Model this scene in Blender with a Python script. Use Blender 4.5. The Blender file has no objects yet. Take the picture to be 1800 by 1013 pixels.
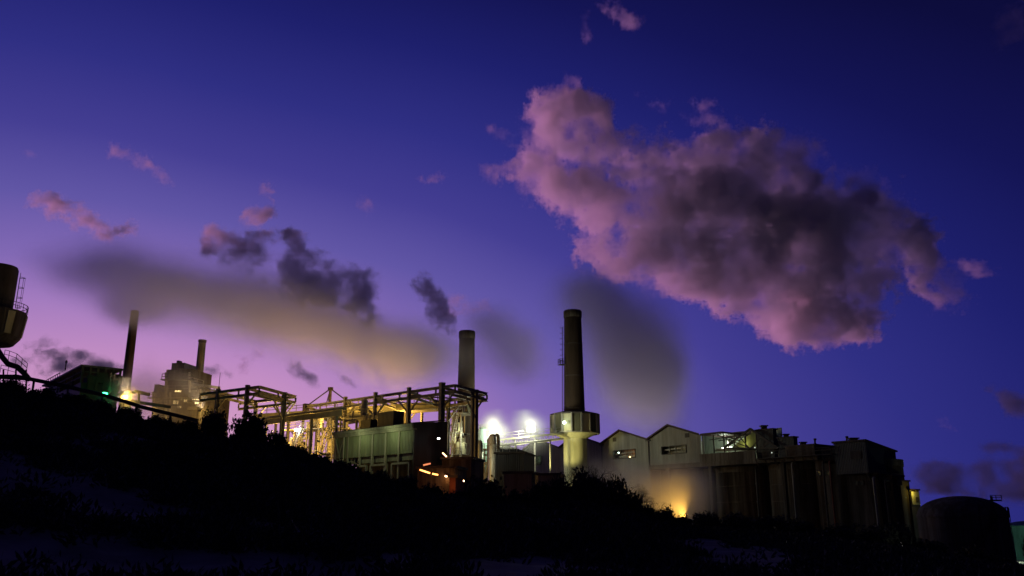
import bpy, bmesh, math, random
import numpy as np
from mathutils import Vector, Matrix, noise as mnoise
R = math.radians
SC = bpy.context.scene
COL = SC.collection
random.seed(7)

# ------------------------------------------------------------------ camera
PITCH = R(15.3); F = 1500.0; CX, CY = 900.0, 506.5
CAMZ = 2.0
cam_data = bpy.data.cameras.new('camera'); cam = bpy.data.objects.new('camera', cam_data); COL.objects.link(cam)
cam_data.sensor_width = 36; cam_data.lens = 30; cam_data.clip_start = 0.1; cam_data.clip_end = 30000
cam.location = (0, 0, CAMZ); cam.rotation_euler = (R(90) + PITCH, 0, 0)
SC.camera = cam
CAMR = Matrix.Rotation(R(90) + PITCH, 3, 'X')

# ------------------------------------------------------------------ render / exposure
SC.render.engine = 'CYCLES'
SC.view_settings.view_transform = 'Standard'; SC.view_settings.look = 'None'
SC.view_settings.exposure = 0; SC.view_settings.gamma = 1; SC.view_settings.use_curve_mapping = False
cy = SC.cycles
cy.use_denoising = True
try:
    cy.denoiser = 'OPENIMAGEDENOISE'; cy.denoising_input_passes = 'RGB_ALBEDO_NORMAL'
except Exception: pass
cy.max_bounces = 10; cy.diffuse_bounces = 2; cy.glossy_bounces = 2; cy.transmission_bounces = 4
cy.volume_bounces = 8; cy.transparent_max_bounces = 8
cy.sample_clamp_indirect = 3; cy.caustics_reflective = False; cy.caustics_refractive = False
cy.volume_step_rate = 1.3; cy.volume_max_steps = 256

# ------------------------------------------------------------------ dusk sky and the sun already under the horizon
SUN_AZ = -68.0        # degrees from the view axis, left of frame
SUN_EL = -8.0
GLOW_AZ = -25.0
def lin(c): 
    return tuple(((v/255)/12.92 if v/255 <= .04045 else ((v/255+.055)/1.055)**2.4) for v in c)
W = bpy.data.worlds.new('World'); SC.world = W; W.use_nodes = True
nt = W.node_tree; nt.nodes.clear()
def N(t, **k):
    n = nt.nodes.new(t)
    for a, b in k.items(): setattr(n, a, b)
    return n
def M(op, a, b=None, c=None):
    n = N('ShaderNodeMath', operation=op)
    for i, v in enumerate((a, b, c)):
        if v is None: continue
        if isinstance(v, (int, float)): n.inputs[i].default_value = v
        else: nt.links.new(v, n.inputs[i])
    return n.outputs[0]
tc = N('ShaderNodeTexCoord'); sx = N('ShaderNodeSeparateXYZ'); nt.links.new(tc.outputs['Generated'], sx.inputs[0])
az = M('ARCTAN2', sx.outputs[0], sx.outputs[1])
daz = M('ABSOLUTE', M('SUBTRACT', az, R(GLOW_AZ)))
daz = M('MINIMUM', daz, M('SUBTRACT', 2*math.pi, daz))
el = M('ABSOLUTE', M('ARCSINE', sx.outputs[2]))
nz = N('ShaderNodeTexNoise'); nz.inputs['Scale'].default_value = 2.2; nz.inputs['Detail'].default_value = 3
nt.links.new(tc.outputs['Generated'], nz.inputs['Vector'])
q = M('SQRT', M('ADD', M('MULTIPLY', el, el), M('MULTIPLY', M('MULTIPLY', daz, 0.54), M('MULTIPLY', daz, 0.54))))
q = M('ADD', M('MULTIPLY', q, 180/math.pi), M('MULTIPLY', M('SUBTRACT', nz.outputs[0], .5), 2.0))
q = M('DIVIDE', q, 90.0)
ramp = N('ShaderNodeValToRGB'); nt.links.new(q, ramp.inputs[0])
stops = [(0,(216,164,196)),(7,(208,152,194)),(10,(192,140,194)),(13,(162,123,190)),(15.5,(130,105,180)),(19,(97,86,165)),
         (23,(68,62,146)),(27.5,(47,47,130)),(32.5,(30,32,108)),(37,(20,21,84)),(42,(13,13,60)),(52,(9,9,42)),(90,(6,6,27))]
cr = ramp.color_ramp; cr.interpolation = 'LINEAR'
while len(cr.elements) > 1: cr.elements.remove(cr.elements[-1])
for i, (p, c) in enumerate(stops):
    e = cr.elements[0] if i == 0 else cr.elements.new(p/90)
    e.position = p/90; e.color = (*[v*10 for v in lin(c)], 1)
sky = N('ShaderNodeTexSky', sky_type='NISHITA'); sky.sun_disc = False
sky.sun_elevation = R(SUN_EL); sky.sun_rotation = R(SUN_AZ)
mixs = N('ShaderNodeMix', data_type='RGBA', blend_type='ADD'); mixs.inputs[0].default_value = 0.02
nt.links.new(ramp.outputs[0], mixs.inputs[6]); nt.links.new(sky.outputs[0], mixs.inputs[7])
bg = N('ShaderNodeBackground'); bg.inputs[1].default_value = 0.1
nt.links.new(mixs.outputs[2], bg.inputs[0])
wo = N('ShaderNodeOutputWorld'); nt.links.new(bg.outputs[0], wo.inputs[0])
W.cycles.sampling_method = 'AUTOMATIC'

sd = bpy.data.lights.new('sun', 'SUN'); sun = bpy.data.objects.new('sun', sd); COL.objects.link(sun)
sd.energy = 2.1; sd.angle = R(0.5); sd.color = (1.0, 0.38, 0.70)
sdir = Vector((math.sin(R(SUN_AZ))*math.cos(R(SUN_EL)), math.cos(R(SUN_AZ))*math.cos(R(SUN_EL)), math.sin(R(SUN_EL))))
sun.rotation_euler = sdir.to_track_quat('Z', 'Y').to_euler()
sun.location = (-60, 20, 5)

# ------------------------------------------------------------------ from the photograph's directions to real places
def ray(px, py):
    return CAMR @ Vector(((px-CX)/F, -(py-CY)/F, -1.0))
def P(px, py, Y):
    d = ray(px, py); return Vector((0, 0, CAMZ)) + d*(Y/d.y)
def HZ(px, py, z):
    d = ray(px, py); return Vector((0, 0, CAMZ)) + d*((z-CAMZ)/d.z)
# ------------------------------------------------------------------ mesh helpers
class MB:
    def __init__(s): s.v = []; s.f = []
    def add(s, vs, fs):
        b = len(s.v); s.v += [tuple(x) for x in vs]; s.f += [tuple(b+i for i in f) for f in fs]
    def bar(s, p, q, w=.3, h=.3, up=None):
        p = Vector(p); q = Vector(q); d = (q-p).normalized(); up = Vector(up) if up else Vector((0, 0, 1))
        if abs(d.dot(up)) > .98: up = Vector((VD.x, VD.y, 0))
        a = d.cross(up).normalized()*w/2; b = a.cross(d).normalized()*h/2
        s.add([p-a-b, p+a-b, p+a+b, p-a+b, q-a-b, q+a-b, q+a+b, q-a+b], [(3,2,1,0),(4,5,6,7),(0,1,5,4),(1,2,6,5),(2,3,7,6),(3,0,4,7)])
    def ibeam(s, p, q, w=.4, h=.6):
        t = max(.04, w*.14); p = Vector(p); q = Vector(q)
        z = Vector((0, 0, 1)) if abs((q-p).normalized().z) < .9 else Vector((VD.y, -VD.x, 0))
        s.bar(p+z*(h/2-t/2), q+z*(h/2-t/2), w, t, z); s.bar(p-z*(h/2-t/2), q-z*(h/2-t/2), w, t, z)
        s.bar(p, q, t, h-2*t, z)
    def tube(s, p, q, r, n=8, r2=None, cap=True):
        p = Vector(p); q = Vector(q); r2 = r if r2 is None else r2
        d = (q-p).normalized(); u = d.orthogonal().normalized(); w = d.cross(u)
        vs = []
        for c, rr in ((p, r), (q, r2)):
            for i in range(n):
                a = 2*math.pi*i/n; vs.append(c+(u*math.cos(a)+w*math.sin(a))*rr)
        fs = [(i, (i+1) % n, n+(i+1) % n, n+i) for i in range(n)]
        if cap: fs += [tuple(range(n))[::-1], tuple(range(n, 2*n))]
        s.add(vs, fs)
    def lathe(s, c, prof, n=24, a0=0.0):
        c = Vector(c); vs = []
        for r, z in prof:
            for i in range(n):
                a = a0+2*math.pi*i/n; vs.append(c+Vector((r*math.cos(a), r*math.sin(a), z)))
        fs = []
        for k in range(len(prof)-1):
            for i in range(n): fs.append((k*n+i, k*n+(i+1) % n, (k+1)*n+(i+1) % n, (k+1)*n+i))
        s.add(vs, fs)
    def obox(s, p, a, b, z0, z1):
        """p corner (x,y), a and b horizontal edge vectors, z0..z1"""
        p = Vector((p[0], p[1], 0)); a = Vector((a[0], a[1], 0)); b = Vector((b[0], b[1], 0))
        vs = [p, p+a, p+a+b, p+b]; vs = [v+Vector((0, 0, z0)) for v in vs]+[v+Vector((0, 0, z1)) for v in vs]
        s.add(vs, [(3,2,1,0),(4,5,6,7),(0,1,5,4),(1,2,6,5),(2,3,7,6),(3,0,4,7)])
    def prism(s, pts, ext):
        n = len(pts); e = Vector(ext); pts = [Vector(p) for p in pts]
        s.add(pts+[p+e for p in pts], [tuple(range(n))[::-1], tuple(range(n, 2*n))]+[(i, (i+1) % n, n+(i+1) % n, n+i) for i in range(n)])
    def rail(s, pts, h=1.1, sp=1.6, r=.035):
        """handrail along a path of deck points"""
        for p, q in zip(pts[:-1], pts[1:]):
            p = Vector(p); q = Vector(q); L = (q-p).length; k = max(1, round(L/sp))
            for i in range(k+1):
                a = p+(q-p)*i/k; s.bar(a, a+Vector((0, 0, h)), 2*r, 2*r)
            for hh in (h, h*.55): s.bar(p+Vector((0, 0, hh)), q+Vector((0, 0, hh)), 2*r, 2*r)
    def build(s, name, m, parent=None, smooth=False, bevel=0):
        me = bpy.data.meshes.new(name); me.from_pydata(s.v, [], s.f); me.update()
        b = bmesh.new(); b.from_mesh(me); bmesh.ops.recalc_face_normals(b, faces=b.faces); b.to_mesh(me); b.free()
        if smooth:
            me.shade_smooth()
            me.set_sharp_from_angle(angle=R(35))
        o = bpy.data.objects.new(name, me); COL.objects.link(o); me.materials.append(m)
        if parent is not None: hang(o, parent)
        return o
WORLD_OF = {}
def hang(o, parent):
    o.parent = parent
    if parent.type == 'EMPTY': o.matrix_parent_inverse = Matrix.Translation(-Vector(parent.location))
def thing(name, label, cat, loc, group=None):
    o = bpy.data.objects.new(name, None); COL.objects.link(o); o.location = loc; o.empty_display_size = 1
    o['label'] = label; o['category'] = cat
    if group: o['group'] = group
    return o
def tag(o, label, cat=None, group=None, kind=None):
    o['label'] = label
    if cat: o['category'] = cat
    if group: o['group'] = group
    if kind: o['kind'] = kind
    return o
# ------------------------------------------------------------------ materials
def mat(name, col, rough=.7, var=.25, scale=1.2, bump=.15, metal=0, streak=True, spec=.3, runs=0):
    m = bpy.data.materials.new(name); m.use_nodes = True; t = m.node_tree; b = t.nodes['Principled BSDF']
    tc_ = t.nodes.new('ShaderNodeNewGeometry'); mp = t.nodes.new('ShaderNodeMapping'); t.links.new(tc_.outputs['Position'], mp.inputs[0])
    mp.inputs['Scale'].default_value = (1, 1, .22 if streak else 1)
    n1 = t.nodes.new('ShaderNodeTexNoise'); n1.inputs['Scale'].default_value = scale; n1.inputs['Detail'].default_value = 6; n1.inputs['Roughness'].default_value = .65
    t.links.new(mp.outputs[0], n1.inputs['Vector'])
    r = t.nodes.new('ShaderNodeValToRGB'); r.color_ramp.elements[0].position = .3; r.color_ramp.elements[1].position = .72
    r.color_ramp.elements[0].color = (*[c*(1-var*1.6) for c in col], 1); r.color_ramp.elements[1].color = (*[min(1, c*(1+var)) for c in col], 1)
    t.links.new(n1.outputs[0], r.inputs[0]); t.links.new(r.outputs[0], b.inputs['Base Color'])
    if runs:   # dirt and rust runs down the face
        m2 = t.nodes.new('ShaderNodeMapping'); m2.inputs['Scale'].default_value = (1, 1, .035); t.links.new(tc_.outputs['Position'], m2.inputs[0])
        n3 = t.nodes.new('ShaderNodeTexNoise'); n3.inputs['Scale'].default_value = 1.1; n3.inputs['Detail'].default_value = 5; n3.inputs['Roughness'].default_value = .7; t.links.new(m2.outputs[0], n3.inputs['Vector'])
        r2 = t.nodes.new('ShaderNodeValToRGB'); r2.color_ramp.elements[0].position = .42; r2.color_ramp.elements[1].position = .62
        r2.color_ramp.elements[0].color = (.38, .27, .2, 1); r2.color_ramp.elements[1].color = (1, 1, 1, 1); t.links.new(n3.outputs[0], r2.inputs[0])
        mx = t.nodes.new('ShaderNodeMix'); mx.data_type = 'RGBA'; mx.blend_type = 'MULTIPLY'; mx.inputs[0].default_value = runs
        t.links.new(r.outputs[0], mx.inputs[6]); t.links.new(r2.outputs[0], mx.inputs[7]); t.links.new(mx.outputs[2], b.inputs['Base Color'])
    b.inputs['Roughness'].default_value = rough; b.inputs['Metallic'].default_value = metal; b.inputs['Specular IOR Level'].default_value = spec
    if bump:
        n2 = t.nodes.new('ShaderNodeTexNoise'); n2.inputs['Scale'].default_value = scale*5; n2.inputs['Detail'].default_value = 4
        t.links.new(tc_.outputs['Position'], n2.inputs['Vector'])
        bp = t.nodes.new('ShaderNodeBump'); bp.inputs['Strength'].default_value = bump; bp.inputs['Distance'].default_value = .1
        t.links.new(n2.outputs[0], bp.inputs['Height']); t.links.new(bp.outputs[0], b.inputs['Normal'])
    return m
def glow(name, col, s):
    m = bpy.data.materials.new(name); m.use_nodes = True; t = m.node_tree; b = t.nodes['Principled BSDF']
    b.inputs['Base Color'].default_value = (.8, .8, .8, 1); b.inputs['Emission Color'].default_value = (*col, 1); b.inputs['Emission Strength'].default_value = s
    return m
def corrugated(name, col, rough=.55, per=3.2, axis=0):
    m = mat(name, col, rough, .22, .5, 0, runs=.35)
    t = m.node_tree; b = t.nodes['Principled BSDF']; g = t.nodes.new('ShaderNodeNewGeometry')
    dt = t.nodes.new('ShaderNodeVectorMath'); dt.operation = 'DOT_PRODUCT'; dt.inputs[1].default_value = (VD.x, VD.y, 0)
    t.links.new(g.outputs['Position'], dt.inputs[0])
    mm = t.nodes.new('ShaderNodeMath'); mm.operation = 'MULTIPLY'; mm.inputs[1].default_value = 2*math.pi*per; t.links.new(dt.outputs['Value'], mm.inputs[0])
    sn = t.nodes.new('ShaderNodeMath'); sn.operation = 'SINE'; t.links.new(mm.outputs[0], sn.inputs[0])
    bp = t.nodes.new('ShaderNodeBump'); bp.inputs['Strength'].default_value = .5; bp.inputs['Distance'].default_value = .05
    t.links.new(sn.outputs[0], bp.inputs['Height']); t.links.new(bp.outputs[0], b.inputs['Normal'])
    return m
# the plant's rows run along VD (towards near right); WD points away from them
Q0 = P(1058, 781, 200); Q1 = P(1231, 765, 178)
VD = Vector((Q1.x-Q0.x, Q1.y-Q0.y, 0)).normalized(); WD = Vector((-VD.y, VD.x, 0))
def PLN(px, py, p0, d):
    """where the photograph's direction meets the upright plane through p0 along d"""
    r_ = ray(px, py); c = Vector((0, 0, CAMZ)); n_ = Vector((-d.y, d.x, 0))
    return c + r_*((Vector(p0)-c).dot(n_)/r_.dot(n_))
M_steel = mat('steel_grey_paint', (.38, .36, .30), .55, .3, .8, .1)
M_steeld = mat('steel_dark_rust', (.10, .085, .075), .7, .35, .9, .1)
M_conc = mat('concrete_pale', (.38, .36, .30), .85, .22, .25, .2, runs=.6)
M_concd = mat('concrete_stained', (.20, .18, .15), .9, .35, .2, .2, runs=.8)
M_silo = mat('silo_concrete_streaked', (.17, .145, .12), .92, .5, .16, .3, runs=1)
M_brick = mat('chimney_brick_sooty', (.085, .058, .042), .9, .4, .35, .2)
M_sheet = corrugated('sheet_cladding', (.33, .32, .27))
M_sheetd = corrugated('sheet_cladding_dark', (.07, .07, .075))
M_roof = corrugated('roof_sheet_red_brown', (.085, .05, .05))
M_green = corrugated('sheet_green', (.27, .30, .20))
M_cream = mat('cream_paint', (.56, .53, .33), .6, .2, .6, .05)
M_pipe = mat('pipe_lagging', (.45, .43, .36), .4, .25, .9, .05, metal=.2)
M_rustr = mat('red_oxide', (.22, .07, .045), .7, .3, .9, .1)
M_glass = mat('dusty_glass', (.05, .07, .07), .2, .2, 1, 0)
M_sod = glow('sodium_lamp', (1, .60, .12), 5)
M_wht = glow('mercury_lamp', (.86, 1, .92), 130)
M_grn = glow('green_signal_lamp', (.03, 1, .28), 18)
M_org = glow('orange_tube', (1, .35, .08), 4)
M_tl = glow('cool_tube', (.75, 1, .82), 9)
# ------------------------------------------------------------------ dune, sand track, sea of dark land beyond
CRPX = [(-900,640),(-300,650),(0,684),(60,702),(180,724),(260,748),(345,768),(420,778),(500,794),(560,814),(650,846),(750,872),(850,886),(940,888),(1050,890),(1150,918),(1220,932),(1430,947),(1600,969),(1770,1003),(1900,1008),(2600,1018)]
CRY = [(-900,55),(0,55),(400,58),(700,64),(1000,74),(1200,88),(1500,100),(1770,110),(2600,115)]
cr_a = []; cr_z = []; cr_y = []
for px, py in CRPX:
    yc = np.interp(px, *zip(*CRY)); p = P(px, py, yc); cr_a.append(math.atan2(p.x, p.y)); cr_z.append(p.z); cr_y.append(yc)
cr_a = np.array(cr_a); cr_z = np.array(cr_z); cr_y = np.array(cr_y)
def vnoise(x, y, sc, seed=0):
    return mnoise.fractal(Vector((x*sc, y*sc, seed*7.3)), 1.0, 2.0, 4)
def ground(x, y):
    a = math.atan2(x, y); r = math.hypot(x, y)
    if y < 0.1: a = math.copysign(1.5, x)
    zc = float(np.interp(a, cr_a, cr_z)); yc = float(np.interp(a, cr_a, cr_y))
    rc = yc/max(.35, math.cos(max(-1.2, min(1.2, a))))
    side = max(0.0, 1-max(0, abs(a)-.75)/.6); zc *= side
    t = r/rc
    if t < 1:
        u = max(0, (r-9)/(rc-9)); z = zc*(u**1.35)*(1.0) - .25*math.sin(min(1, u*1.0)*math.pi)*0
        z += vnoise(x, y, .07)*.7*min(1, u*2.2)*(1-u*.8) + vnoise(x, y, .35, 2)*.12*min(1, r/12)*(1-u*.7)
        z -= .25*max(0, 1-r/20)
    else:
        d = r-rc; f = min(1, d/14); f = f*f*(3-2*f)
        base = zc-3.0 if zc > -2 else zc-1.2
        z = zc*(1-f)+base*f
        if r > 330: g = min(1, (r-330)/500); z = z*(1-g)-5*g
        z += vnoise(x, y, .05)*.3*f
    return z
def build_ground():
    A_ = np.concatenate([np.linspace(-math.pi, -.75, 30, endpoint=False), np.linspace(-.75, .75, 260, endpoint=False), np.linspace(.75, math.pi, 30, endpoint=False)])
    Rr = np.concatenate([np.linspace(.4, 20, 36), np.linspace(20.6, 135, 150), np.geomspace(140, 4600, 30)])
    vs = [(0, 0, ground(0.01, .2))]; fs = []; na = len(A_)
    for r in Rr:
        for a in A_:
            x, y = r*math.sin(a), r*math.cos(a); vs.append((x, y, ground(x, y)))
    for i in range(na): fs.append((0, 1+(i+1) % na, 1+i))
    for k in range(len(Rr)-1):
        for i in range(na):
            a, b = 1+k*na+i, 1+k*na+(i+1) % na; fs.append((a, b, b+na, a+na))
    me = bpy.data.meshes.new('dune_ground'); me.from_pydata(vs, [], fs); me.shade_smooth(); me.update()
    o = bpy.data.objects.new('dune_ground', me); COL.objects.link(o)
    tag(o, 'sand dune rising to the plant and the dark flat land beyond', kind='structure')
    m = mat('dune_sand', (.40, .35, .29), .95, .3, .5, .5, streak=False, spec=.1); me.materials.append(m)
    return o
build_ground()
# ------------------------------------------------------------------ clouds and steam: real volumes
def lattice_noise(shape, cells, rng):
    g = rng.random(tuple(int(c)+2 for c in cells)).astype(np.float32)
    out = g
    for ax in range(3):
        n = shape[ax]; t = np.linspace(0, cells[ax]*.9999, n); i = np.floor(t).astype(int); f = (t-i); f = f*f*(3-2*f)
        a = np.take(out, i, axis=ax); b = np.take(out, i+1, axis=ax)
        sh = [1, 1, 1]; sh[ax] = n; f = f.reshape(sh).astype(np.float32)
        out = a*(1-f) + b*f
    return out
def fbm(shape, size, first, octaves, rng, gain=.55, billow=False):
    tot = np.zeros(shape, np.float32); amp = 1; s = 0; wl = first
    for o in range(octaves):
        cells = [max(1, size[k]/wl) for k in range(3)]
        n = lattice_noise(shape, [int(math.ceil(c)) for c in cells], rng)*2-1
        if billow: n = 1-2*np.abs(n)
        tot += amp*(n-n.mean()); amp *= gain; wl *= .5
    return tot/(tot.std()*2+1e-6)
VOL_GROUPS = {}
def voxel_object(name, dens, lo, hi, mat, label, cat=None, kind=None, group=None):
    """dens[x,y,z] fills the box lo..hi, turned like the camera was (that only sets the grid's axes)."""
    nx, ny, nz_ = dens.shape
    me = bpy.data.meshes.new(name); me.vertices.add(nx*ny*nz_)
    xs = np.linspace(lo[0], hi[0], nx, dtype=np.float32); ys = np.linspace(lo[1], hi[1], ny, dtype=np.float32); zs = np.linspace(lo[2], hi[2], nz_, dtype=np.float32)
    co = np.empty((nx, ny, nz_, 3), np.float32); co[..., 0] = xs[:, None, None]; co[..., 1] = ys[None, :, None]; co[..., 2] = zs[None, None, :]
    me.vertices.foreach_set('co', co.ravel())
    at = me.attributes.new('dens', 'FLOAT', 'POINT'); at.data.foreach_set('value', dens.astype(np.float32).ravel())
    src = bpy.data.objects.new(name+'_voxels', me)      # only the grid's numbers, never in the scene
    vd = bpy.data.volumes.new(name)
    o = bpy.data.objects.new(name, vd); COL.objects.link(o); o['label'] = label
    if cat: o['category'] = cat
    if kind: o['kind'] = kind
    if group: o['group'] = group
    vd.materials.append(mat)
    ng = bpy.data.node_groups.new(name+'_grid', 'GeometryNodeTree')
    ng.interface.new_socket('Geometry', in_out='INPUT', socket_type='NodeSocketGeometry')
    ng.interface.new_socket('Geometry', in_out='OUTPUT', socket_type='NodeSocketGeometry')
    A = ng.nodes.new; L = ng.links.new
    gi = A('NodeGroupInput'); go = A('NodeGroupOutput'); vc = A('GeometryNodeVolumeCube')
    vc.inputs['Min'].default_value = lo; vc.inputs['Max'].default_value = hi
    vc.inputs['Resolution X'].default_value = nx; vc.inputs['Resolution Y'].default_value = ny; vc.inputs['Resolution Z'].default_value = nz_
    pos = A('GeometryNodeInputPosition'); sep = A('ShaderNodeSeparateXYZ'); L(pos.outputs[0], sep.inputs[0])
    def m(op, a, b=None):
        n = A('ShaderNodeMath'); n.operation = op
        for i, v in enumerate((a, b)):
            if v is None: continue
            if isinstance(v, (int, float)): n.inputs[i].default_value = v
            else: L(v, n.inputs[i])
        return n.outputs[0]
    idx = []
    for k, n_ in enumerate((nx, ny, nz_)):
        t = m('MULTIPLY', m('SUBTRACT', sep.outputs[k], lo[k]), (n_-1)/(hi[k]-lo[k]))
        idx.append(m('MINIMUM', m('MAXIMUM', m('ROUND', t), 0), n_-1))
    # float32 holds integers exactly to 16.7 million
    ii = m('ADD', m('MULTIPLY', idx[0], ny*nz_), m('ADD', m('MULTIPLY', idx[1], nz_), idx[2]))
    si = A('GeometryNodeSampleIndex'); si.data_type = 'FLOAT'; si.domain = 'POINT'
    na = A('GeometryNodeInputNamedAttribute'); na.data_type = 'FLOAT'; na.inputs[0].default_value = 'dens'
    oi = A('GeometryNodeObjectInfo'); oi.inputs[0].default_value = src
    L(oi.outputs['Geometry'], si.inputs['Geometry']); L(na.outputs[0], si.inputs['Value']); L(ii, si.inputs['Index'])
    L(si.outputs[0], vc.inputs['Density'])
    sm = A('GeometryNodeSetMaterial'); sm.inputs['Material'].default_value = mat
    L(vc.outputs[0], sm.inputs[0]); L(sm.outputs[0], go.inputs[0])
    md = o.modifiers.new('grid', 'NODES'); md.node_group = ng
    return o
def vol_mat(name, color, sigma, absorb=(1, 1, 1), g=0.3):
    m = bpy.data.materials.new(name); m.use_nodes = True; t = m.node_tree; t.nodes.clear()
    pv = t.nodes.new('ShaderNodeVolumePrincipled'); out = t.nodes.new('ShaderNodeOutputMaterial')
    at = t.nodes.new('ShaderNodeAttribute'); at.attribute_name = 'density'
    mu = t.nodes.new('ShaderNodeMath'); mu.operation = 'MULTIPLY'; mu.inputs[1].default_value = sigma
    t.links.new(at.outputs['Fac'], mu.inputs[0]); t.links.new(mu.outputs[0], pv.inputs['Density'])
    pv.inputs['Density Attribute'].default_value = ''
    pv.inputs['Color'].default_value = (*color, 1); pv.inputs['Absorption Color'].default_value = (*absorb, 1)
    pv.inputs['Anisotropy'].default_value = g
    t.links.new(pv.outputs[0], out.inputs['Volume'])
    return m
def cloud(name, label, blobs, depth, vox, mat, amp=22, wl=110, octv=5, edge=10, k=14, seed=1, zthick=.8, soft=False, pad=None, cat='cloud', kind=None, group=None, gain=.56, flat=1.0):
    """blobs: (px, py, rx, ry, turn) seen in the photograph's directions at real distance depth (m); thickness follows the radii."""
    s = depth/F; pad = pad if pad is not None else amp*1.2+edge
    B = []
    for b in blobs:
        px, py, rx, ry = b[:4]; rot = R(b[4]) if len(b) > 4 else 0; w = b[5] if len(b) > 5 else 0; rz = b[6] if len(b) > 6 else min(rx, ry)*zthick+6*zthick
        B.append((px, py, rx, ry, rot, w, rz))
    ext = [max(b[2], b[3]) for b in B]
    x0 = min(b[0]-e for b, e in zip(B, ext))-pad; x1 = max(b[0]+e for b, e in zip(B, ext))+pad
    y0 = min(b[1]-max(b[3], abs(b[2]*math.sin(b[4]))) for b in B)-pad; y1 = max(b[1]+max(b[3], abs(b[2]*math.sin(b[4]))) for b in B)+pad
    z0 = min(b[5]-b[6] for b in B)-pad*.8; z1 = max(b[5]+b[6] for b in B)+pad*.8
    n = [max(8, int((b_-a_)/vx)) for a_, b_, vx in ((x0, x1, vox), (y0, y1, vox), (z0, z1, vox*1.4))]
    X = np.linspace(x0, x1, n[0], dtype=np.float32)[:, None, None]
    Y = np.linspace(y1, y0, n[1], dtype=np.float32)[None, :, None]       # rises upwards
    Z = np.linspace(z0, z1, n[2], dtype=np.float32)[None, None, :]
    rng = np.random.default_rng(seed)
    size = (x1-x0, y1-y0, z1-z0)
    # two warps so that no ellipse survives
    wx = fbm(tuple(n), size, wl*1.3, 4, rng)*amp*.6; wy = fbm(tuple(n), size, wl*1.3, 4, rng)*amp*.6
    acc = np.zeros(tuple(n), np.float32)
    for (px, py, rx, ry, rot, w, rz) in B:
        dx = X+wx-px; dy = Y+wy-py
        c, sn = math.cos(rot), math.sin(rot)
        u = dx*c+dy*sn; v = -dx*sn+dy*c
        qd = np.sqrt((u/rx)**2+(v/ry)**2+((Z-w)/rz)**2)
        if soft: acc += np.exp(-(qd*qd)*1.6)*(b_w(rx))
        else: acc += np.exp(-np.clip((qd-1)*min(rx, ry)/k, -12, 12))
    if soft:
        nn = fbm(tuple(n), size, wl, octv, rng)
        dens = np.clip(acc*(1+flat*nn)-.03, 0, 1.3)
    else:
        sdf = -k*np.log(acc+1e-9)
        sdf -= fbm(tuple(n), size, wl, octv, rng, gain)*amp*.7 + fbm(tuple(n), size, wl*.5, octv-1, rng, gain, True)*amp*.62
        dens = np.clip(-sdf/edge, 0, 1)
        dens = dens*np.clip(.75+1.1*fbm(tuple(n), size, wl*.8, 4, rng, .6), .12, 1.6)
    # fade at the box's sides so nothing is cut
    for ax in range(3):
        m_ = n[ax]; e = np.minimum(np.arange(m_), np.arange(m_)[::-1])/max(2, m_*.04); e = np.clip(e, 0, 1); sh = [1, 1, 1]; sh[ax] = m_
        dens = dens*e.reshape(sh).astype(np.float32)
    # centre of the box in the world; the grid is turned like the view so that its axes are right, up, towards
    mx, my = (x0+x1)/2, (y0+y1)/2
    lo = ((x0-mx)*s, (my-y1)*s, (z0)*s); hi = ((x1-mx)*s, (my-y0)*s, (z1)*s)
    o = voxel_object(name, dens, lo, hi, mat, label, cat, kind, group)
    loc = Vector((0, 0, CAMZ)) + CAMR @ Vector(((mx-CX)*s, -(my-CY)*s, -depth))
    o.matrix_world = Matrix.Translation(loc) @ CAMR.to_4x4()
    return o
def b_w(rx): return 1.0
Z = Vector((0, 0, 1))
M_panel = mat('khaki_panel', (.15, .15, .09), .8, .3, .6, .05, runs=.5)
def gz(p): return ground(p[0], p[1])-1.0
def lamp_light(name, loc, energy, col, rad=.25, parent=None, spot=None, aim=None):
    l = bpy.data.lights.new(name, 'SPOT' if spot else 'POINT'); l.energy = energy; l.color = col; l.shadow_soft_size = rad
    o = bpy.data.objects.new(name, l); COL.objects.link(o); o.location = loc
    if spot:
        l.spot_size = R(spot); l.spot_blend = .6
        o.rotation_euler = (Vector(loc)-Vector(aim)).to_track_quat('Z', 'Y').to_euler()
    if parent is not None: hang(o, parent)
    return o
SOD = (1, .56, .10); FLD = (.95, 1, .74); MERC = (.80, 1.0, .82); WHITE = (.88, 1, .95)
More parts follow.
